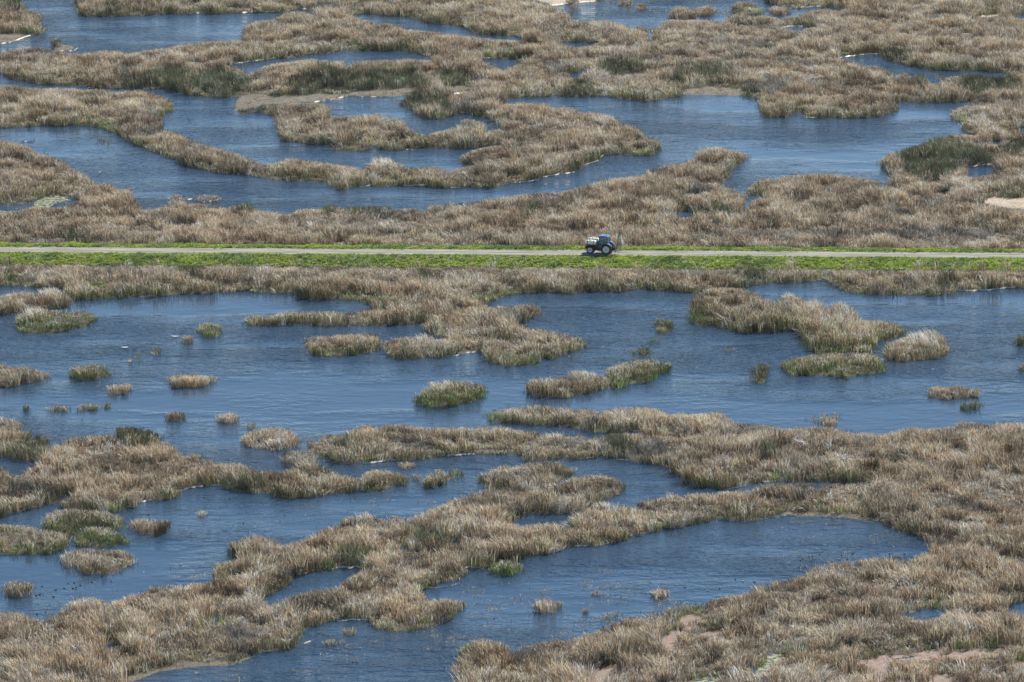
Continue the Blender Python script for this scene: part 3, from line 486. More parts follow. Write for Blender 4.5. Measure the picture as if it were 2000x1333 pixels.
# ------------------------------------------------------------------ reeds
DENS, NB = 2.6, 11
def jit(px, py, x, y): return px+(fbm(x, y, 500, 3.2, 2)-.5)*9, py+(fbm(x, y, 510, 3.2, 2)-.5)*4
def scatter(dens, x0=-142, x1=142, y0=612, y1=1215):
    n = int((x1-x0)*(y1-y0)*dens)
    return rng.uniform(x0, x1, n), rng.uniform(y0, y1, n)
def reeds():
    x, y = scatter(DENS)
    px, py, s = proj(x, y, .15)
    out = (px < -MX) | (px > 2000+MX) | (py > 1333+MY) | (py < -MY); ok = (px > -260) & (px < 2260) & (py > -140) & (py < 1333+150) & (~out | (rng.random(len(px)) < .45)); x, y, px, py, s = x[ok], y[ok], px[ok], py[ok], s[ok]
    px, py = jit(px, py, x, y); lm = samp(reedable, px, py); _, t = lev(x, y); vb = fbm(x, y, 520, 4., 3); lm &= ~((t > -NEARW+1.8*vb-.8) & (t < FARW-.9*vb+.4))
    x, y, px, py, s, t = x[lm], y[lm], px[lm], py[lm], s[lm], t[lm]
    iid = samp(isle, px, py); up = samp(upr, px, py); dn = samp(dnr, px, py)
    tall = np.array([2.35]+[e[4]*1.3 for e in IS])[iid]; fr = np.array([.34]+[e[3] for e in IS])[iid]
    mound = fbm(x, y, 50, 7.0, 3); fine = fbm(x, y, 60, 2.4, 2); big = fbm(x, y, 70, 40., 2)
    sst = lambda v, a, b: (lambda q: q*q*(3-2*q))(np.clip((v-a)/(b-a), 0, 1)); st1 = sst(fbm(x, y*1.25, 61, 4.2, 2), .42, .54); st2 = sst(fbm(x, y, 63, 9., 2), .40, .56)
    H = tall*(.22+.62*st1+.30*st2+.5*(fine-.5)+.5*(mound-.5)+.2*(rng.random(len(x))-.5))
    rv = np.abs(fbm(x, y, 55, 5.5, 2)-.5)*2; H = H*(1-.6*np.exp(-(rv/.11)**2)*(.3+.7*(fbm(x, y, 57, 15., 2) > .42))); H = np.clip(H, .25*tall, 1.3*tall)
    vis = s*math.cos(R(13.5))
    tot = (up+dn)/vis                                              # metres of visible height in this column
    H = np.where(iid > 0, np.minimum(H, np.where(tot < 4.5, .98, .76)*tot+.15), np.minimum(H, .85*tot+.2))
    H = np.minimum(H, (up+2.5+2.5*(iid > 0))/vis)
    keep = (H > .42*np.minimum(tall, 1.2)) | (rng.random(len(H)) < .1)
    # next to the levee the reeds stay low enough to leave the bank free
    nearbank = (t > -NEARW-9) & (t <= -NEARW); H = np.where(nearbank, np.minimum(H, .6+(-NEARW-t)*.16), H)
    x, y, px, py, s, H, iid, dn, fr, mound, fine, big, vis, tall, up = [a[keep] for a in (x, y, px, py, s, H, iid, dn, fr, mound, fine, big, vis, tall, up)]
    vy = py-H*.6*vis; jx, jy = px+rng.normal(0, 5, len(px)), vy+rng.normal(0, 2.2, len(px)); ty = samp(typ, jx, jy).astype(int); bid = samp(bul, jx, jy)
    ty = np.where((iid > 0) & (tall < 2.4) & (ty == T_BUL) & (bid > 0) & (iid != 0), T_DRY, ty)
    bi = next(i for i, e in enumerate(IS) if e[0] == 'bulrush_clump')+1
    si = next(i for i, e in enumerate(IS) if e[0] == 'shrub_clump')+1
    ty[iid == bi] = T_BUL; ty[iid == si] = T_GREY
    pl = (samp(plm, px, vy) > 0) & (rng.random(len(x)) < .38); ty = np.where(pl & (ty != T_BUL), T_PLUME, ty)
    bid = np.where(ty == T_BUL, bid, 0); bid[iid > 0] = 0
    # fresh green at the foot of the near shores
    gn = fbm(x, y, 90, 6., 2); foot = np.exp(-dn/(9.+6*gn+14*(fr > .5)))
    isfresh = rng.random(len(x)) < foot*fr*1.6*(gn > .42-.3*fr)
    ty = np.where(isfresh & (ty != T_BUL) & (ty != T_GREY), T_FRESH, ty)
    pn = fbm(x, y, 120, 9., 3); ty = np.where((ty == T_DRY) & (pn > .63), T_PALE, ty); ty = np.where((ty == T_DRY) & (pn < .25), T_GREY, ty)
    mixr = rng.random(len(x)); ty = np.where((ty == T_FRESH) & (mixr < .42), T_DRY, ty); ty = np.where((ty == T_BUL) & (mixr < .22), T_DRY, ty)
    ty = np.where((ty == T_PALE) & (mixr < .45), T_DRY, ty)
    H = np.where(ty == T_FRESH, np.minimum(H, .55+.5*mixr+.2*H), H); H = np.where(ty == T_BUL, H*1.2, H); H = np.where(ty == T_PLUME, H*1.12+.35, H); H = np.where(ty == T_GREY, H*.82, H)
    # colours of the tufts
    n = len(x); tone = fbm(x, y, 140, 4.5, 3); warm = fbm(x, y, 150, 14., 2); tr = rng.random(n)
    A = np.array([(.645,.52,.375),(.13,.155,.095),(.20,.26,.10),(.72,.64,.51),(.33,.31,.26),(.84,.75,.61)])[ty]
    A = A*(.55+.72*tr[:, None]+.62*(tone[:, None]-.5)*2.4)
    A = A*np.array([1,1,1]) + (warm-.5)[:, None]*np.array([.05,.0,-.03])*(ty == T_DRY)[:, None]
    wcol = (tr > .88)[:, None]; A = np.where(wcol & (ty[:, None] != T_BUL), A*1.5, A)
    A = np.clip(A, .02, .85)
    # blades of each tuft
    rep = np.repeat(np.arange(n), NB); m = len(rep)
    rad = np.sqrt(rng.random(m))*.42; an = rng.random(m)*6.283
    bx = x[rep]+np.cos(an)*rad; by = y[rep]+np.sin(an)*rad
    hh = H[rep]*(.62+.42*rng.random(m))
    la = fbm(x, y, 160, 5.0, 2)*12.56; ls = .05+.30*np.clip(fbm(x, y, 170, 3.2, 2)-.35, 0, 1)*2
    ls = np.where(ty == T_PALE, ls+.42, ls); ls = np.where(ty == T_BUL, .10, ls); ls = np.where(ty == T_PLUME, .3, ls); la = np.where(ty == T_PLUME, 2.9, la)
    fan = np.array([.22,.14,.22,.42,.45,.12])[ty][rep]*hh*(.3+rad/.42)
    lx = np.cos(an)*fan+np.cos(la[rep])*ls[rep]*hh-.10*hh+rng.normal(0, .17, m)*hh
    ly = np.sin(an)*fan+np.sin(la[rep])*ls[rep]*hh+rng.normal(0, .17, m)*hh
    drop = np.where(ty[rep] == T_PALE, .72, 1.); hh = hh*drop
    wd = np.array([.07,.05,.055,.075,.06,.05])[ty][rep]*(.6+.8*rng.random(m))
    col = A[rep]*(.45+1.1*rng.random(m)**1.4)[:, None]
    tipv = (.35+1.25*rng.random(m)**1.2)[:, None]
    base = col*np.where(np.isin(ty[rep], (T_DRY, T_PALE))[:, None], np.array([[.70,.68,.66]]), np.array([[1.,1.,1.]]))  # dry stem bases darker: partly old wet brown, partly shade put into the colour
    gb = (foot*fr)[rep] > rng.random(m)*.9; base = np.where((gb & (ty[rep] == T_DRY))[:, None], np.array([.12,.15,.05])*(.7+.6*rng.random(m))[:, None], base)
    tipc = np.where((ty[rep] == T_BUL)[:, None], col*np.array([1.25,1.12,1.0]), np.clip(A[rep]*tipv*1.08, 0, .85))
    az = rng.random(m)*3.1416; B = np.stack([bx, by, np.full(m, .05)], 1); lean = np.stack([lx, ly], 1)
    # who owns each tuft: an island, a bulrush clump, or one of the open reed beds
    own = np.where(iid > 0, iid, 0); own = np.where(bid > 0, 1000+bid, own)
    _, t2 = lev(x, y); bed = np.where(t2 > 0, 2000, 2001); own = np.where(own == 0, bed, own)
    ro = own[rep]
    order = np.argsort(ro, kind='stable'); ro = ro[order]
    u, st = np.unique(ro, return_index=True); en = np.append(st[1:], len(ro))
    print('tufts', n, 'blades', m)
    for k, a, b in zip(u, st, en):
        i = order[a:b]; org = (float(B[i,0].mean()), float(B[i,1].mean()), 0)
        if k < 1000:
            nm, lb = IS[k-1][0], IS[k-1][1]; cat = {'reed_island':'reed island','marsh_tuft':'tuft','bulrush_clump':'bulrush clump','shrub_clump':'bush'}[nm]; kind = None
            grp = {'reed_island':'reed islands standing in the water','marsh_tuft':'small tufts in open water'}.get(nm)
        elif k < 2000: nm, lb, cat, kind, grp = 'bulrush_clump', BUL[k-1001][0], 'bulrush clump', None, 'bulrush clumps in the reed beds'
        else: nm, lb, cat, kind, grp = 'reed_bed', ['dry tan reed beds covering the banks beyond the levee road','dry tan reed beds covering the banks on the near side of the levee road'][k-2000], 'reeds', 'stuff', None
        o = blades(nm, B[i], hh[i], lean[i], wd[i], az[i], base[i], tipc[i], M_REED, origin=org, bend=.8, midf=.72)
        tag(o, lb, cat, grp, kind)
reeds()
def shore_stems():
    d = land & (bare == 0); dil = d.copy()
    for k in range(1, 9):
        dil[:, k:] |= d[:, :-k]; dil[:, :-k] |= d[:, k:]
        if k < 4: dil[k:] |= d[:-k]
    x, y = scatter(2.2); px, py, s = proj(x, y, 0); ok = (px > -MX) & (px < 2000+MX) & (py > -MY) & (py < 1333+MY); x, y, px, py, s = [a[ok] for a in (x, y, px, py, s)]
    ring = samp(dil, px, py) & ~samp(land, px, py); mud = samp(bare, px, py) == 1; c = fbm(x, y, 400, 3., 2); t = lev(x, y)[1]
    k = ((ring & (c > .5) & (rng.random(len(x)) < .5)) | (mud & (c > .34) & (rng.random(len(x)) < .98))) & ~((t > -NEARW) & (t < FARW))
    x, y, c, mud = x[k], y[k], c[k], mud[k]; n = len(x); nb = 5; rep = np.repeat(np.arange(n), nb); m = len(rep)
    H = np.where(mud, .2+.3*rng.random(n), .35+.8*rng.random(n)*c*1.4)[rep]*(.5+.6*rng.random(m)); an = rng.random(m)*6.283; rad = .55*np.sqrt(rng.random(m))
    col = np.where((rng.random(n) < .4)[:, None], np.array((.17,.20,.09)), np.array((.40,.33,.24)))[rep]*(.5+.9*rng.random(m))[:, None]
    B = np.stack([x[rep]+np.cos(an)*rad, y[rep]+np.sin(an)*rad, np.where(mud, .1, -.02)[rep]], 1)
    o = blades('shore_stems', B, H, np.stack([np.cos(an), np.sin(an)], 1)*(.3*H*(1+1.5*rng.random(m)))[:, None], .05*(.6+.8*rng.random(m)), rng.random(m)*3.14, col, col, M_REED)
    tag(o, 'thin scattered stems standing in the shallows along the reed edges', 'stems', kind='stuff')
shore_stems()
# ------------------------------------------------------------------ weeds on the levee banks
def weeds(name, t0, t1, label, hmax):
    n = int(235*(t1-t0)*9); s = rng.uniform(-25, 232, n); t = rng.uniform(t0, t1, n)
    x, y = levp(s, t); m1 = fbm(x, y, 210, 2.2, 3); m2 = fbm(x, y, 220, 7., 2)
    edge = np.minimum(t-t0, t1-t)/1.2; H = np.where(np.abs(t) < RW+.3, .35, 1)*hmax*(.15+2.4*np.clip(m1-.35, 0, 1)*(.5+m2))*np.clip(.25+edge, .2, 1)
    creep = 1.3*np.clip(fbm(x, y, 230, 3.5, 3)-.35, 0, 1)*2; k = (rng.random(n) < np.clip(.35+edge, 0, 1)) & ((np.abs(t) > RW-.15+.55*(1-creep)) | (rng.random(n) < .12)); x, y, t, m1, m2, H = [a[k] for a in (x, y, t, m1, m2, H)]; n = len(x)
    nb = 7; rep = np.repeat(np.arange(n), nb); m = len(rep); an = rng.random(m)*6.283; rad = rng.random(m)*.25
    z = levz(t)[rep]; hz = H[rep]*rng.random(m)
    B = np.stack([x[rep]+np.cos(an)*rad, y[rep]+np.sin(an)*rad, z+hz*.6], 1)
    ln = .16+.12*rng.random(m); lean = np.stack([np.cos(an), np.sin(an)], 1)*ln[:, None]
    c = np.array((.20,.31,.075))*(.55+.75*rng.random(n))[:, None]; c = c*(.72+.9*(m2-.3))[:, None]; c = np.where((m2 > .55)[:, None], c*np.array([1.3,1.12,.8]), c)
    low = (H < .22)[:, None]; c = np.where(low, np.array((.27,.34,.06))*(.7+.5*rng.random(n))[:, None], c)
    dead = (rng.random(n) < .02+.25*(fbm(x, y, 240, 1.8, 2) > .68))[:, None]; c = np.where(dead, np.array((.4,.36,.24)), c)
    c = c[rep]*(.8+.4*rng.random(m))[:, None]
    o = blades(name, B, .05+.12*rng.random(m), lean, np.full(m, .13)*(.6+.8*rng.random(m)), an+1.57, c, c, M_WEED, bend=1.0)
    tag(o, label, 'weeds', kind='stuff')
weeds('bank_weeds', RW-.7, FARW, 'bright green leafy weeds along the far edge of the levee road', .62)
weeds('bank_weeds', -NEARW, -RW+.7, 'bright green leafy weeds on the bank below the levee road', .62)
# ------------------------------------------------------------------ tractor with spray tanks
def bx(bm, c, d, rot=None, bev=0.0):
    r = bmesh.ops.create_cube(bm, size=1.0); vs = r['verts']
    bmesh.ops.scale(bm, vec=d, verts=vs)
    if bev: 
        g = bmesh.ops.bevel(bm, geom=list({e for v in vs for e in v.link_edges}), offset=bev, segments=2, affect='EDGES'); vs = g['verts']
        vs = list({v for f in g['faces'] for v in f.verts} | {v for v in vs})
        vs = list({v for v0 in vs for f in v0.link_faces for v in f.verts})
    if rot is not None: bmesh.ops.rotate(bm, cent=(0,0,0), matrix=rot, verts=vs)
    bmesh.ops.translate(bm, vec=c, verts=vs)
def tube(bm, p, q, r, r2=None, seg=10):
    p, q = Vector(p), Vector(q); d = q-p
    M = Matrix.Translation((p+q)/2) @ d.to_track_quat('Z', 'Y').to_matrix().to_4x4()
    bmesh.ops.create_cone(bm, cap_ends=True, segments=seg, radius1=r, radius2=r if r2 is None else r2, depth=d.length, matrix=M)
def lathe(bm, prof, axis='Y', c=(0,0,0), seg=40, a0=0, a1=2*math.pi):
    full = abs(a1-a0-2*math.pi) < 1e-6; n = seg if full else seg+1; rows = []
    for i in range(n):
        a = a0+(a1-a0)*i/seg; ca, sa = math.cos(a), math.sin(a); row = []
        for r, h in prof:
            v = {'Y': (r*ca, h, r*sa), 'X': (h, r*ca, r*sa), 'Z': (r*ca, r*sa, h)}[axis]
            row.append(bm.verts.new((v[0]+c[0], v[1]+c[1], v[2]+c[2])))
        rows.append(row)
    for i in range(seg):
        A, B_ = rows[i], rows[(i+1) % n]
        for k in range(len(prof)-1):
            try: bm.faces.new((A[k], A[k+1], B_[k+1], B_[k]))
            except ValueError: pass
def slab(bm, poly, y0, y1):
    a = [bm.verts.new((x, y0, z)) for x, z in poly]; b = [bm.verts.new((x, y1, z)) for x, z in poly]
    bm.faces.new(a); bm.faces.new(b[::-1])
    for i in range(len(poly)): j = (i+1) % len(poly); bm.faces.new((a[j], a[i], b[i], b[j]))
def fin(name, bm, m, parent=None, smooth=False):
    bmesh.ops.remove_doubles(bm, verts=bm.verts, dist=1e-5); bmesh.ops.recalc_face_normals(bm, faces=bm.faces)
    me = bpy.data.meshes.new(name); bm.to_mesh(me); bm.free()
    if smooth:
        for p in me.polygons: p.use_smooth = True
        me.set_sharp_from_angle(angle=R(35))
    return link(name, me, m, parent)
BLUE = noisy('tractor_blue', (.02,.055,.19), (.03,.08,.25), 3, .32, 4); BLACK = noisy('dark_iron', (.012,.013,.016), (.03,.03,.033), 5, .6)
RUB = noisy('tyre_rubber', (.018,.018,.018), (.04,.037,.033), 6, .85); RIMM = noisy('rim_paint', (.58,.60,.60), (.72,.73,.72), 4, .5)
TANKM = noisy('cream_plastic', (.72,.69,.60), (.82,.80,.73), 2, .4); GREENM = noisy('boom_green', (.06,.14,.10), (.11,.22,.16), 4, .5)
ORM = mat('orange_marker', (.85,.12,.03), .5); GREYM = noisy('worn_steel', (.25,.25,.24), (.42,.41,.38), 5, .5)
GL = mat('cab_glass', (.55,.72,.75), .04); GL.node_tree.nodes['Principled BSDF'].inputs['Transmission Weight'].default_value = .9; GL.node_tree.nodes['Principled BSDF'].inputs['IOR'].default_value = 1.05
YA = R(16)
fw = Vector((-math.cos(YA), math.sin(YA), 0)); lf = Vector((-math.sin(YA), -math.cos(YA), 0))
cx_, cy_ = unproj(1184, 498.0, LZ+.04)
root = bpy.data.objects.new('tractor', None); COL.objects.link(root)
root.location = Vector((float(cx_), float(cy_), LZ+.04))-lf*.95; root.rotation_euler = (0, 0, math.pi-YA)
tag(root, 'blue farm tractor with cream spray tanks and folded green boom on the levee road', 'tractor')
def wheel(x, y, r, w, name, rimr):
    s = 1 if y > 0 else -1
    bm = bmesh.new(); h = w/2
    lathe(bm, [(rimr,-h*.85),(rimr*1.12,-h),(r*.82,-h*1.04),(r*.93,-h*.9),(r*.955,-h*.5),(r*.955,h*.5),(r*.93,h*.9),(r*.82,h*1.04),(rimr*1.12,h),(rimr,h*.85),(rimr,-h*.85)], seg=48)
    nl = 22
    for i in range(nl):                                            # chevron lugs
        for sd2 in (-1, 1):
            a = 2*math.pi*(i+.5*(sd2 > 0))/nl
            M = Matrix.Rotation(-a, 4, 'Y') @ Matrix.Translation((r*.965, sd2*h*.5, 0)) @ Matrix.Rotation(sd2*R(32), 4, 'X')
            g = bmesh.ops.create_cube(bm, size=1, matrix=M @ Matrix.Diagonal((r*.085, h*1.05, r*.06, 1)))
    t = fin(name, bm, RUB, root, True); t.location = (x, y, r)
    bm = bmesh.new(); o = s*h
    lathe(bm, [(.001,o*.30),(r*.13,o*.32),(r*.15,o*.62),(r*.24,o*.62),(r*.26,o*.28),(rimr*.72,o*.22),(rimr*.84,o*.55),(rimr*.99,o*.9),(rimr*.995,o*.96),(rimr*.90,o*.99),(rimr*.8,o*.62)], seg=40)
    fin('rim', bm, RIMM, t, True)
    bm = bmesh.new(); tube(bm, (0, o*.3, 0), (0, o*.85, 0), r*.14, seg=16)
    for i in range(8):
        a = i*math.pi/4; tube(bm, (r*.2*math.cos(a), o*.6, r*.2*math.sin(a)), (r*.2*math.cos(a), o*.72, r*.2*math.sin(a)), .025, seg=6)
    fin('hub', bm, GREYM if r > .8 else BLACK, t, True)
for y in (.95, -.95): wheel(0, y, .95, .50, 'rear_wheel', .60)
for y in (.93, -.93): wheel(2.95, y, .68, .40, 'front_wheel', .44)
bm = bmesh.new(); bx(bm, (1.35,0,.88), (3.3,.55,.62), bev=.05); bx(bm, (0,0,.95), (.7,1.3,.5), bev=.08); bx(bm, (2.95,0,.68), (.28,1.5,.24), bev=.04)
bx(bm, (3.3,0,.95), (.9,.62,.5), bev=.05); bx(bm, (1.35,.62,.85), (1.1,.5,.55), bev=.08); bx(bm, (1.35,-.62,.85), (1.1,.5,.55), bev=.08)
fin('chassis', bm, BLACK, root, True)
bm = bmesh.new(); slab(bm, [(1.45,1.25),(1.45,2.22),(2.2,2.18),(3.3,1.98),(3.62,1.75),(3.68,1.25)], -.42, .42); bmesh.ops.bevel(bm, geom=bm.edges[:], offset=.07, segments=3, affect='EDGES')
hood = fin('hood', bm, BLUE, root, True)
bm = bmesh.new()
for k in range(6): bx(bm, (3.69,0,1.32+.07*k), (.03,.6,.03))
for z in (1.45,1.6,1.75): bx(bm, (2.9,.425,z), (.7,.02,.05)); bx(bm, (2.9,-.425,z), (.7,.02,.05))
fin('grille', bm, BLACK, hood)
# cab: floor tub, pillars, glass, roof
bm = bmesh.new(); slab(bm, [(-.15,1.35),(-.2,1.75),(.25,1.8),(.55,1.3),(.7,1.0),(1.5,1.0),(1.5,1.55),(1.42,1.58),(1.42,1.3),(.8,1.25),(.6,1.55)], -.74, .74)
cabo = fin('cab_base', bm, BLACK, root, True)
bm = bmesh.new()
P1 = [(-.22,1.75),(-.1,3.05),(.42,3.07),(1.38,3.03),(1.5,1.5)]
for y in (-.76, .76):
    for a, b in (((-.2,1.75),(-.06,3.02)), ((.5,1.5),(.42,3.03)), ((1.5,1.3),(1.36,3.02)), ((-.2,1.77),(.32,1.75)), ((.32,1.75),(.62,1.2)), ((.62,1.2),(1.5,1.15)), ((-.06,3.02),(1.36,3.02))):
        tube(bm, (a[0], y, a[1]), (b[0], y*.97, b[1]), .042, seg=8)
for a in ((-.2,1.77),(-.06,3.02),(1.36,3.02),(1.5,1.5)): tube(bm, (a[0],-.76,a[1]), (a[0],.76,a[1]), .04, seg=8)
fin('cab_frame', bm, BLACK, root, True)
for nm, poly, ya, yb in (('side_window', [(-.17,1.8),(.30,1.78),(.62,1.24),(1.46,1.2),(1.34,2.99),(-.04,2.99)], .745, .755), ('side_window', [(-.17,1.8),(.30,1.78),(.62,1.24),(1.46,1.2),(1.34,2.99),(-.04,2.99)], -.755, -.745)):
    bm = bmesh.new(); slab(bm, poly, ya, yb); fin(nm, bm, GL, root)
bm = bmesh.new(); slab(bm, [(1.475,1.55),(1.465,1.55),(1.34,2.99),(1.35,2.99)], -.72, .72); fin('windscreen', bm, GL, root)
bm = bmesh.new(); slab(bm, [(-.18,1.82),(-.17,1.82),(-.05,2.99),(-.06,2.99)], -.72, .72); fin('rear_window', bm, GL, root)
bm = bmesh.new(); slab(bm, [(-.25,3.02),(-.3,3.12),(-.22,3.27),(.3,3.33),(1.0,3.31),(1.5,3.2),(1.62,3.08),(1.55,3.01)], -.86, .86); bmesh.ops.bevel(bm, geom=bm.edges[:], offset=.06, segments=3, affect='EDGES')
roof = fin('roof', bm, noisy('roof_blue', (.05,.12,.29), (.065,.15,.35), 3, .3), root, True)
bm = bmesh.new(); lathe(bm, [(.001,.10),(.09,.09),(.13,.03),(.14,-.03)], 'Z', (.25,.0,3.36), 16); fin('beacon_base', bm, GREYM, roof, True)
bm = bmesh.new()
for x in (-.29, 1.6):
    for y in (-.62,-.35,.35,.62): bx(bm, (x,y,3.09), (.05,.16,.09), bev=.01)
fin('work_lights', bm, GREYM, roof)
bm = bmesh.new(); bx(bm, (.35,0,1.62), (.5,.5,.14), bev=.04); bx(bm, (.08,0,2.0), (.14,.5,.75), Matrix.Rotation(0,3,'Y'), .05); bx(bm, (.35,0,1.4), (.3,.3,.35)); fin('driver_seat', bm, mat('seat_fabric', (.06,.07,.09), .8), root, True)
bm = bmesh.new(); lathe(bm, [(.19,-.015),(.205,0),(.19,.015),(.175,0),(.19,-.015)], 'Z', (0,0,0), 24); tube(bm, (0,0,0), (0,0,-.6), .03); tube(bm, (-.19,0,0), (.19,0,0), .012); tube(bm, (0,-.19,0), (0,.19,0), .012)
sw = fin('steering_wheel', bm, BLACK, root, True); sw.location = (.92,0,2.05); sw.rotation_euler = (0, R(25), 0)
for y in (.95, -.95):                                              # fenders over the rear wheels
    bm = bmesh.new(); lathe(bm, [(1.06,-.30),(1.10,-.29),(1.11,.28),(1.07,.31),(1.03,.30),(1.07,.26),(1.06,-.30)], 'Y', (0, 0, .95), 26, R(12), R(150))
    f_ = fin('rear_fender', bm, BLUE, root, True); f_.location = (0, y-.02*(1 if y > 0 else -1), 0)
    bm = bmesh.new(); bx(bm, (-.96,0,1.78), (.08,.18,.14), bev=.02); fin('tail_light', bm, ORM, f_)
    bm = bmesh.new(); lathe(bm, [(.78,-.20),(.80,-.20),(.80,.20),(.78,.20),(.78,-.20)], 'Y', (2.95,0,.68), 18, R(35), R(150)); f_ = fin('front_fender', bm, BLACK, root, True); f_.location = (0, y, 0)
bm = bmesh.new()
for k in range(4): bx(bm, (1.05-.0*k, .92+.02*k, .45+.24*k), (.42,.22,.04))
tube(bm, (.85,.95,.4), (.85,.98,1.2), .02); tube(bm, (1.27,.95,.4), (1.27,.98,1.2), .02); fin('step_ladder', bm, BLACK, root)
bm = bmesh.new(); tube(bm, (1.48,-.55,1.9), (1.48,-.60,3.15), .055, seg=14); tube(bm, (1.48,-.60,3.15), (1.40,-.60,3.5), .04, seg=12); fin('exhaust', bm, GREYM, root, True)
for y in (1,-1):
    bm = bmesh.new(); tube(bm, (1.42,.76*y,2.85), (1.6,1.12*y,2.8), .015); bx(bm, (1.6,1.14*y,2.62), (.05,.2,.32), bev=.015); fin('mirror', bm, BLACK, root)
for y, z in ((.80, 2.02), (-.86, 2.12)):                           # saddle tanks beside the hood
    bm = bmesh.new(); r = .41; lathe(bm, [(.001,-.96),(r*.6,-.95),(r*.9,-.90),(r,-.82),(r,.82),(r*.9,.90),(r*.6,.95),(.001,.96)], 'X', seg=36)
    for x in (-.4, 0, .4): lathe(bm, [(r,-.03+x),(r+.012,-.01+x),(r+.012,.01+x),(r,.03+x)], 'X', seg=36)
    tk = fin('spray_tank', bm, TANKM, root, True); tk.location = (2.83, y, z)
    for x in (-.52, .58):
        bm = bmesh.new(); lathe(bm, [(r+.016,-.04+x),(r+.03,-.04+x),(r+.03,.04+x),(r+.016,.04+x)], 'X', seg=36); fin('strap', bm, BLACK, tk)
    bm = bmesh.new(); lathe(bm, [(.001,r+.10),(.15,r+.10),(.16,r+.02),(.17,r-.04)], 'Z', (.05,0,0), 20); fin('tank_lid', bm, TANKM, tk, True)
    bm = bmesh.new(); s = 1 if y > 0 else -1
    for x in (2.2, 2.85, 3.5):
        bx(bm, (x, y-.0, z-.50), (.09,.8,.1)); tube(bm, (x, y+.3*s, z-.46), (x, y+.46*s, z-.1), .03); tube(bm, (x, y, z-.5), (x, .3*s, 1.15), .035)
    bx(bm, (2.83, y-.3, z-.48), (1.9,.07,.09)); bx(bm, (2.83, y+.3, z-.48), (1.9,.07,.09)); fin('tank_frame', bm, BLACK, root)
bm = bmesh.new(); bx(bm, (3.85,0,1.0), (.25,1.1,.35), bev=.03); tube(bm, (2.1,.8,1.6), (2.0,.75,1.2), .05); fin('front_weight', bm, BLACK, root, True)
# rear linkage and the folded boom
bm = bmesh.new()
for y in (-.42,.42): tube(bm, (-.3,y*.8,.7), (-1.45,y,.55), .05); tube(bm, (-.4,y*.8,1.5), (-.95,y,.65), .035); bx(bm, (-1.5,y,.95), (.1,.1,1.1))
tube(bm, (-.3,0,1.45), (-1.5,0,1.35), .045); bx(bm, (-1.5,0,1.48), (.1,1.0,.1)); bx(bm, (-1.5,0,.5), (.1,1.1,.1)); bx(bm, (-1.15,0,1.0), (.45,.5,.5), bev=.05)
for k in range(5): tube(bm, (-.5,-.3+.14*k,1.25), (-1.3,-.35+.16*k,1.1+.1*math.sin(k*2)), .018, seg=6)
fin('rear_linkage', bm, BLACK, root, True)
bm = bmesh.new()
tube(bm, (-1.55,-.5,1.0), (-2.05,-.5,.75), .04); tube(bm, (-1.55,.5,1.0), (-2.05,.5,.75), .04)
def mast(y):
    B0 = [(-1.75,y-.12,.95),(-2.35,y-.12,.95),(-1.75,y+.12,.95),(-2.35,y+.12,.95)]; tp = [(-1.98,y-.05,4.35),(-2.08,y-.05,4.35),(-1.98,y+.05,4.35),(-2.08,y+.05,4.35)]
    L = lambda k, t: tuple(Vector(B0[k]).lerp(Vector(tp[k]), t))
    for k in range(4): tube(bm, B0[k], tp[k], .022, seg=6)
    for i in range(11):
        t0, t1 = i/11, (i+1)/11
        for a, b in ((0,1),(0,2)): tube(bm, L(a,t0), L(b,t1), .012, seg=5)
    for i in range(8): t = .1+i*.11; p = L(1, t); bx(bm, (p[0]-.06,p[1],p[2]), (.1,.05,.09))
mast(.32); mast(-.32)
tube(bm, (-2.05,-.45,1.3), (-2.05,.45,1.3), .04); tube(bm, (-2.04,-.35,2.6), (-2.04,.35,2.6), .025)
bo = fin('folded_boom', bm, GREENM, root)
bm = bmesh.new(); tube(bm, (-1.9,.35,1.0), (-2.1,.45,.42), .04); tube(bm, (-2.1,.45,.42), (-2.75,.5,1.15), .035); tube(bm, (-2.1,-.45,.42), (-2.75,-.5,1.15), .035); tube(bm, (-2.1,-.5,.42), (-2.1,.5,.42), .035); tube(bm, (-1.7,.3,.9), (-2.25,.5,.5), .03); fin('boom_arm', bm, GREYM, root)
bm = bmesh.new(); slab(bm, [(-2.25,.98),(-2.05,.98),(-2.15,1.32)], .50, .52); fin('warning_triangle', bm, ORM, root)
# ------------------------------------------------------------------ water birds
def loft(bm, secs, seg=12):
    rows = []
    for x, z, rw, rh in secs:
        rows.append([bm.verts.new((x, rw*math.cos(a), z+rh*math.sin(a))) for a in [2*math.pi*i/seg for i in range(seg)]])
    for A, B_ in zip(rows, rows[1:]):
        for i in range(seg): j = (i+1) % seg; bm.faces.new((A[i], A[j], B_[j], B_[i]))
    bm.faces.new(rows[0][::-1]); bm.faces.new(rows[-1])
def bird_mesh(name, m, swan=False):
    bm = bmesh.new()
    loft(bm, [(-.24,.13,.01,.008),(-.20,.11,.05,.025),(-.12,.08,.09,.065),(-.02,.07,.105,.085),(.08,.07,.09,.08),(.14,.10,.06,.065),(.165,.15,.036,.045),(.175,.20,.03,.035),(.19,.235,.037,.036),(.225,.235,.03,.03),(.245,.225,.012,.01),(.285,.215,.008,.006)])
    bmesh.ops.recalc_face_normals(bm, faces=bm.faces); me = bpy.data.meshes.new(name); bm.to_mesh(me); bm.free()
    for p in me.polygons: p.use_smooth = True
    me.materials.append(m); return me
DARKB = noisy('duck_plumage', (.018,.016,.015), (.05,.04,.03), 9, .7); TANB = noisy('duck_tan', (.20,.15,.10), (.42,.36,.28), 9, .7); WHB = mat('white_plumage', (.82,.82,.80), .6)
md, mt_, mw = bird_mesh('duck', DARKB), bird_mesh('duck', TANB), bird_mesh('white_bird', WHB)
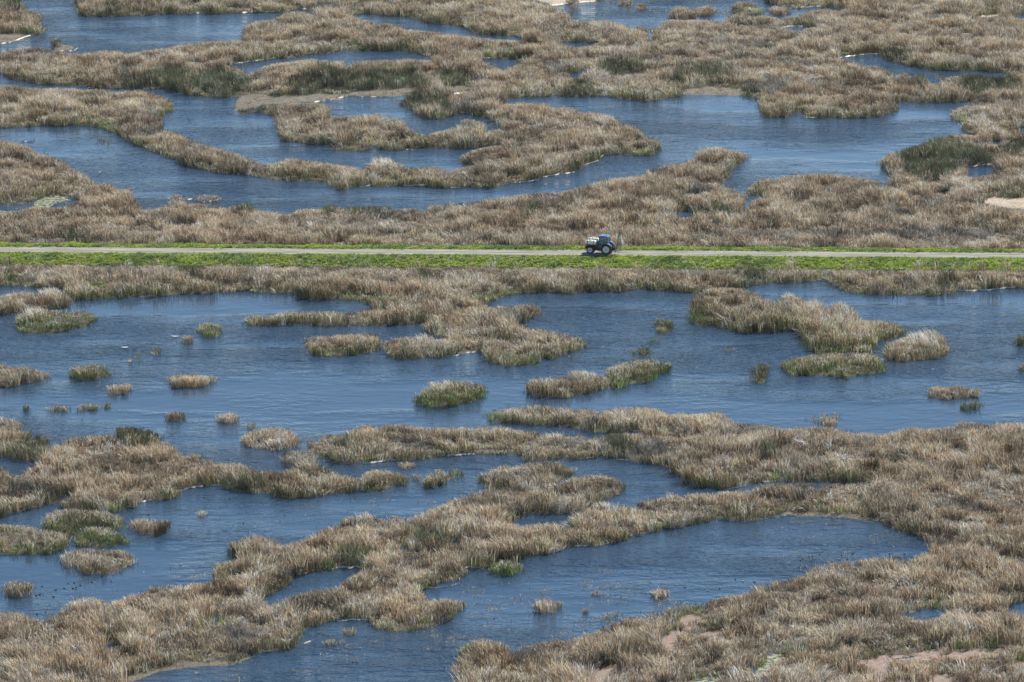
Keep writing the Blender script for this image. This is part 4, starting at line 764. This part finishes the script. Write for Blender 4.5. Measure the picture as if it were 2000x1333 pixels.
FL = dict(G1="G 385,775 420,772 413,803 432,797 455,785 430,808", G2="G 520,768 632,762 315,812 363,802", G3="G 237,792 225,838 205,843 245,840 302,850", G4="G 210,948 256,938",
  G5="G 1155,288 1300,295", G7="G 840,385 1378,432", I1="I 705,645 718,630 738,642 755,620 772,618 768,645 785,640 815,610", I2="I 940,612 1001,605 970,638", I3="I 1143,603 1224,605 1210,608 1295,610", I4="I 722,685 733,680",
  I5="I 338,750 443,768 250,803", H1="H 85,1222 108,1220", H2="H 605,1245")
LB = dict(G1="dark duck in the tight flock in lower left water right of the round clump", G2="dark duck trailing to the right of the tight flock in lower left water", G3="dark duck close beside the small round clump near the left edge", G4="dark duck just above the near shore at lower left",
  G5="dark duck below the narrow reed band in the lower left lake", G7="tiny dark bird in the middle of the lower left lake",
  I1="dark duck in the main flock on the large lower right pond", I2="dark duck swimming between the main flock and the right end of lower right pond", I3="dark duck near the right end of the lower right pond", I4="dark duck hugging the shore just below the main flock",
  I5="dark duck scattered in the lower middle of the large right pond", H1="dark duck in the bottom left water below the foam", H2="dark duck beside the near point at bottom centre")
def bird(me, name, x, y, lb, grp, sc_=1.0, cat='duck'):
    o = bpy.data.objects.new(name, me); COL.objects.link(o); wx, wy = unproj(x, y, .0)
    o.location = (float(wx), float(wy), -.01); o.rotation_euler = (0, 0, random.uniform(0, 6.28)); o.scale = (sc_,)*3
    tag(o, lb, cat, grp)
    return o
for k, s in FL.items():
    for x, y in pts(s): bird(md, 'duck', x, y, LB[k], 'dark ducks on the water', random.uniform(.78, 1.0))
for s, lb in (("G 1022,668", "single tan duck in open water of the lower left lake"), ("I 180,817", "tan duck near the near shore of the right pond"), ("I 50,795", "brown tan duck at the left of the right pond"), ("I 380,762", "pale tan duck with outstretched wings resting on the right pond"), ("I 1115,630", "pale duck close to the shore by the right end of the pond"), ("I 927,638", "small pale duck right of the main flock"), ("I 695,680", "tan duck hugging the shore left of two dark ones")):
    for x, y in pts(s): bird(mt_, 'duck', x, y, lb, 'pale ducks on the water', .95)
for s, lb in (("D 705,697", "lower left of the two white birds on the main lake"), ("D 990,635", "upper right of the two white birds on the main lake")):
    x, y = pts(s)[0]; o = bird(mw, 'white_bird', x, y, lb, 'white birds on the main lake', 2.3, 'bird'); o.rotation_euler = (0, 0, math.pi+.15); o.scale = (2.6, 1.6, 1.5)
x, y = pts("A 565,980")[0]; bird(mw, 'white_bird', x, y, 'small white bird on the far lake at left', None, 1.3, 'bird')
# ------------------------------------------------------------------ floating stems and debris on the ponds
def debris():
    Z_ = [("A 645,222,60,16",6.),("A 160,795,50,8",3.),("H 1200,900,780,200",1.0),("H 800,1060,300,70",1.2),("I 900,500,520,110",.9),("G 1500,1280,420,70",1.1),("H 320,1200,330,150",.8),("G 1500,370,420,110",.45),("G 1000,700,280,60",.35),("G 400,830,300,70",.3),("B 1600,40,330,50",1.0),("C 250,40,330,55",1.0),("C 780,60,200,40",1.2),
          ("C 1450,420,230,45",1.6),("A 240,1150,260,50",2.2),("B 400,680,450,70",.55),("C 560,760,120,80",.45),("F 1150,620,120,30",.4),("D 830,515,110,14",.7),("E 1720,740,100,70",.35),("E 1150,780,250,60",.12),("H 200,320,300,60",.5),("H 1100,1040,350,70",1.3),("H 620,790,140,50",1.4),("D 1000,1110,500,50",.15),("F 300,710,300,50",.08),
          ("I 1450,950,130,40",1.0),("D 1400,1140,100,20",.2),("E 540,600,60,40",.5)]
    rg = np.zeros((HH, WW), np.float32)
    for s, d in Z_: fill(rg, ell(s, .25), d)
    x, y = scatter(9.0); px, py, s = proj(x, y, 0)
    ok = (px > -MX) & (px < 2000+MX) & (py > -MY) & (py < 1333+MY); x, y, px, py, s = x[ok], y[ok], px[ok], py[ok], s[ok]
    d = samp(rg, px, py)*(~samp(land, px, py)); c = fbm(x, y, 300, 2.6, 3); c2 = fbm(x, y, 310, 14., 2)
    k = rng.random(len(x)) < d*np.clip((c-.50)*3.2, 0, 1)*np.clip(c2*1.6-.2, .1, 1)*1.1
    x, y = x[k], y[k]; n = len(x); up = rng.random(n) < .22
    hh = np.where(up, .15+.35*rng.random(n), .03+.05*rng.random(n)); an = rng.random(n)*6.283; ln = np.where(up, .1, .15+.4*rng.random(n))
    col = np.array((.33,.27,.19))*(.35+1.0*rng.random(n))[:, None]; g = (rng.random(n) < .2)[:, None]; col = np.where(g, np.array((.14,.15,.07)), col)
    B = np.stack([x, y, np.full(n, .0)], 1); o = blades('floating_stems', B, hh, np.stack([np.cos(an), np.sin(an)], 1)*ln[:, None], .05+.07*rng.random(n), an+1.57, col, col, M_REED, bend=1.)
    tag(o, 'loose dead stems and weed floating on the shallow ponds', 'floating stems', kind='stuff')
debris()
# ------------------------------------------------------------------ overhead wires crossing between the camera and the marsh
WM = mat('wire_metal', (.10,.10,.10), .5, .6)
for lb, y0, y1, cv, Y in (("lowest of the thin overhead wires crossing above the lower lakes", 1086, 778, 55, 430), ("second lowest of the thin overhead wires crossing above the lower lakes", 1034, 738, 50, 436),
    ("middle one of the thin overhead wires crossing above the lower lakes", 985, 700, 46, 442), ("second highest of the thin overhead wires crossing above the main lake", 950, 668, 42, 448), ("highest of the thin overhead wires crossing above the main lake", 915, 632, 40, 454)):
    P = []
    for i in range(-14, 35):
        t = i/20; a = t*2000; b = y0+(y1-y0)*t+cv*4*t*(1-t)*.55
        u = (a-1000)/F; v = (b-666.5)/F; dy = cp-v*sp; dz = -sp-v*cp; k = Y/dy
        P.append(Vector((u*k, Y, CAMH+dz*k)))
    bm = bmesh.new(); rows = []
    for p in P: rows.append([bm.verts.new(p+Vector((0, .011*math.cos(q), .009*math.sin(q)))) for q in (0, 1.571, 3.142, 4.712)])
    for A, B_ in zip(rows, rows[1:]):
        for i in range(4): j = (i+1) % 4; bm.faces.new((A[i], A[j], B_[j], B_[i]))
    me = bpy.data.meshes.new('power_line'); bm.to_mesh(me); bm.free(); tag(link('power_line', me, WM), lb, 'wire', 'overhead wires')

# ------------------------------------------------------------------ thin air between the camera and the far shore
bm = bmesh.new(); bmesh.ops.create_cube(bm, size=1); bmesh.ops.scale(bm, vec=(12400, 12400, 220), verts=bm.verts); bmesh.ops.translate(bm, vec=(0, 0, 108.5), verts=bm.verts)
me = bpy.data.meshes.new('haze'); bm.to_mesh(me); hm = bpy.data.materials.new('pale_air'); hm.use_nodes = True; n_ = hm.node_tree.nodes; n_.clear()
pv = n_.new('ShaderNodeVolumePrincipled'); pv.inputs['Density'].default_value = HAZE; pv.inputs['Color'].default_value = (.86,.93,1,1); pv.inputs['Anisotropy'].default_value = .25
ou = n_.new('ShaderNodeOutputMaterial'); hm.node_tree.links.new(pv.outputs[0], ou.inputs['Volume'])
tag(link('haze', me, hm), kind='stuff')
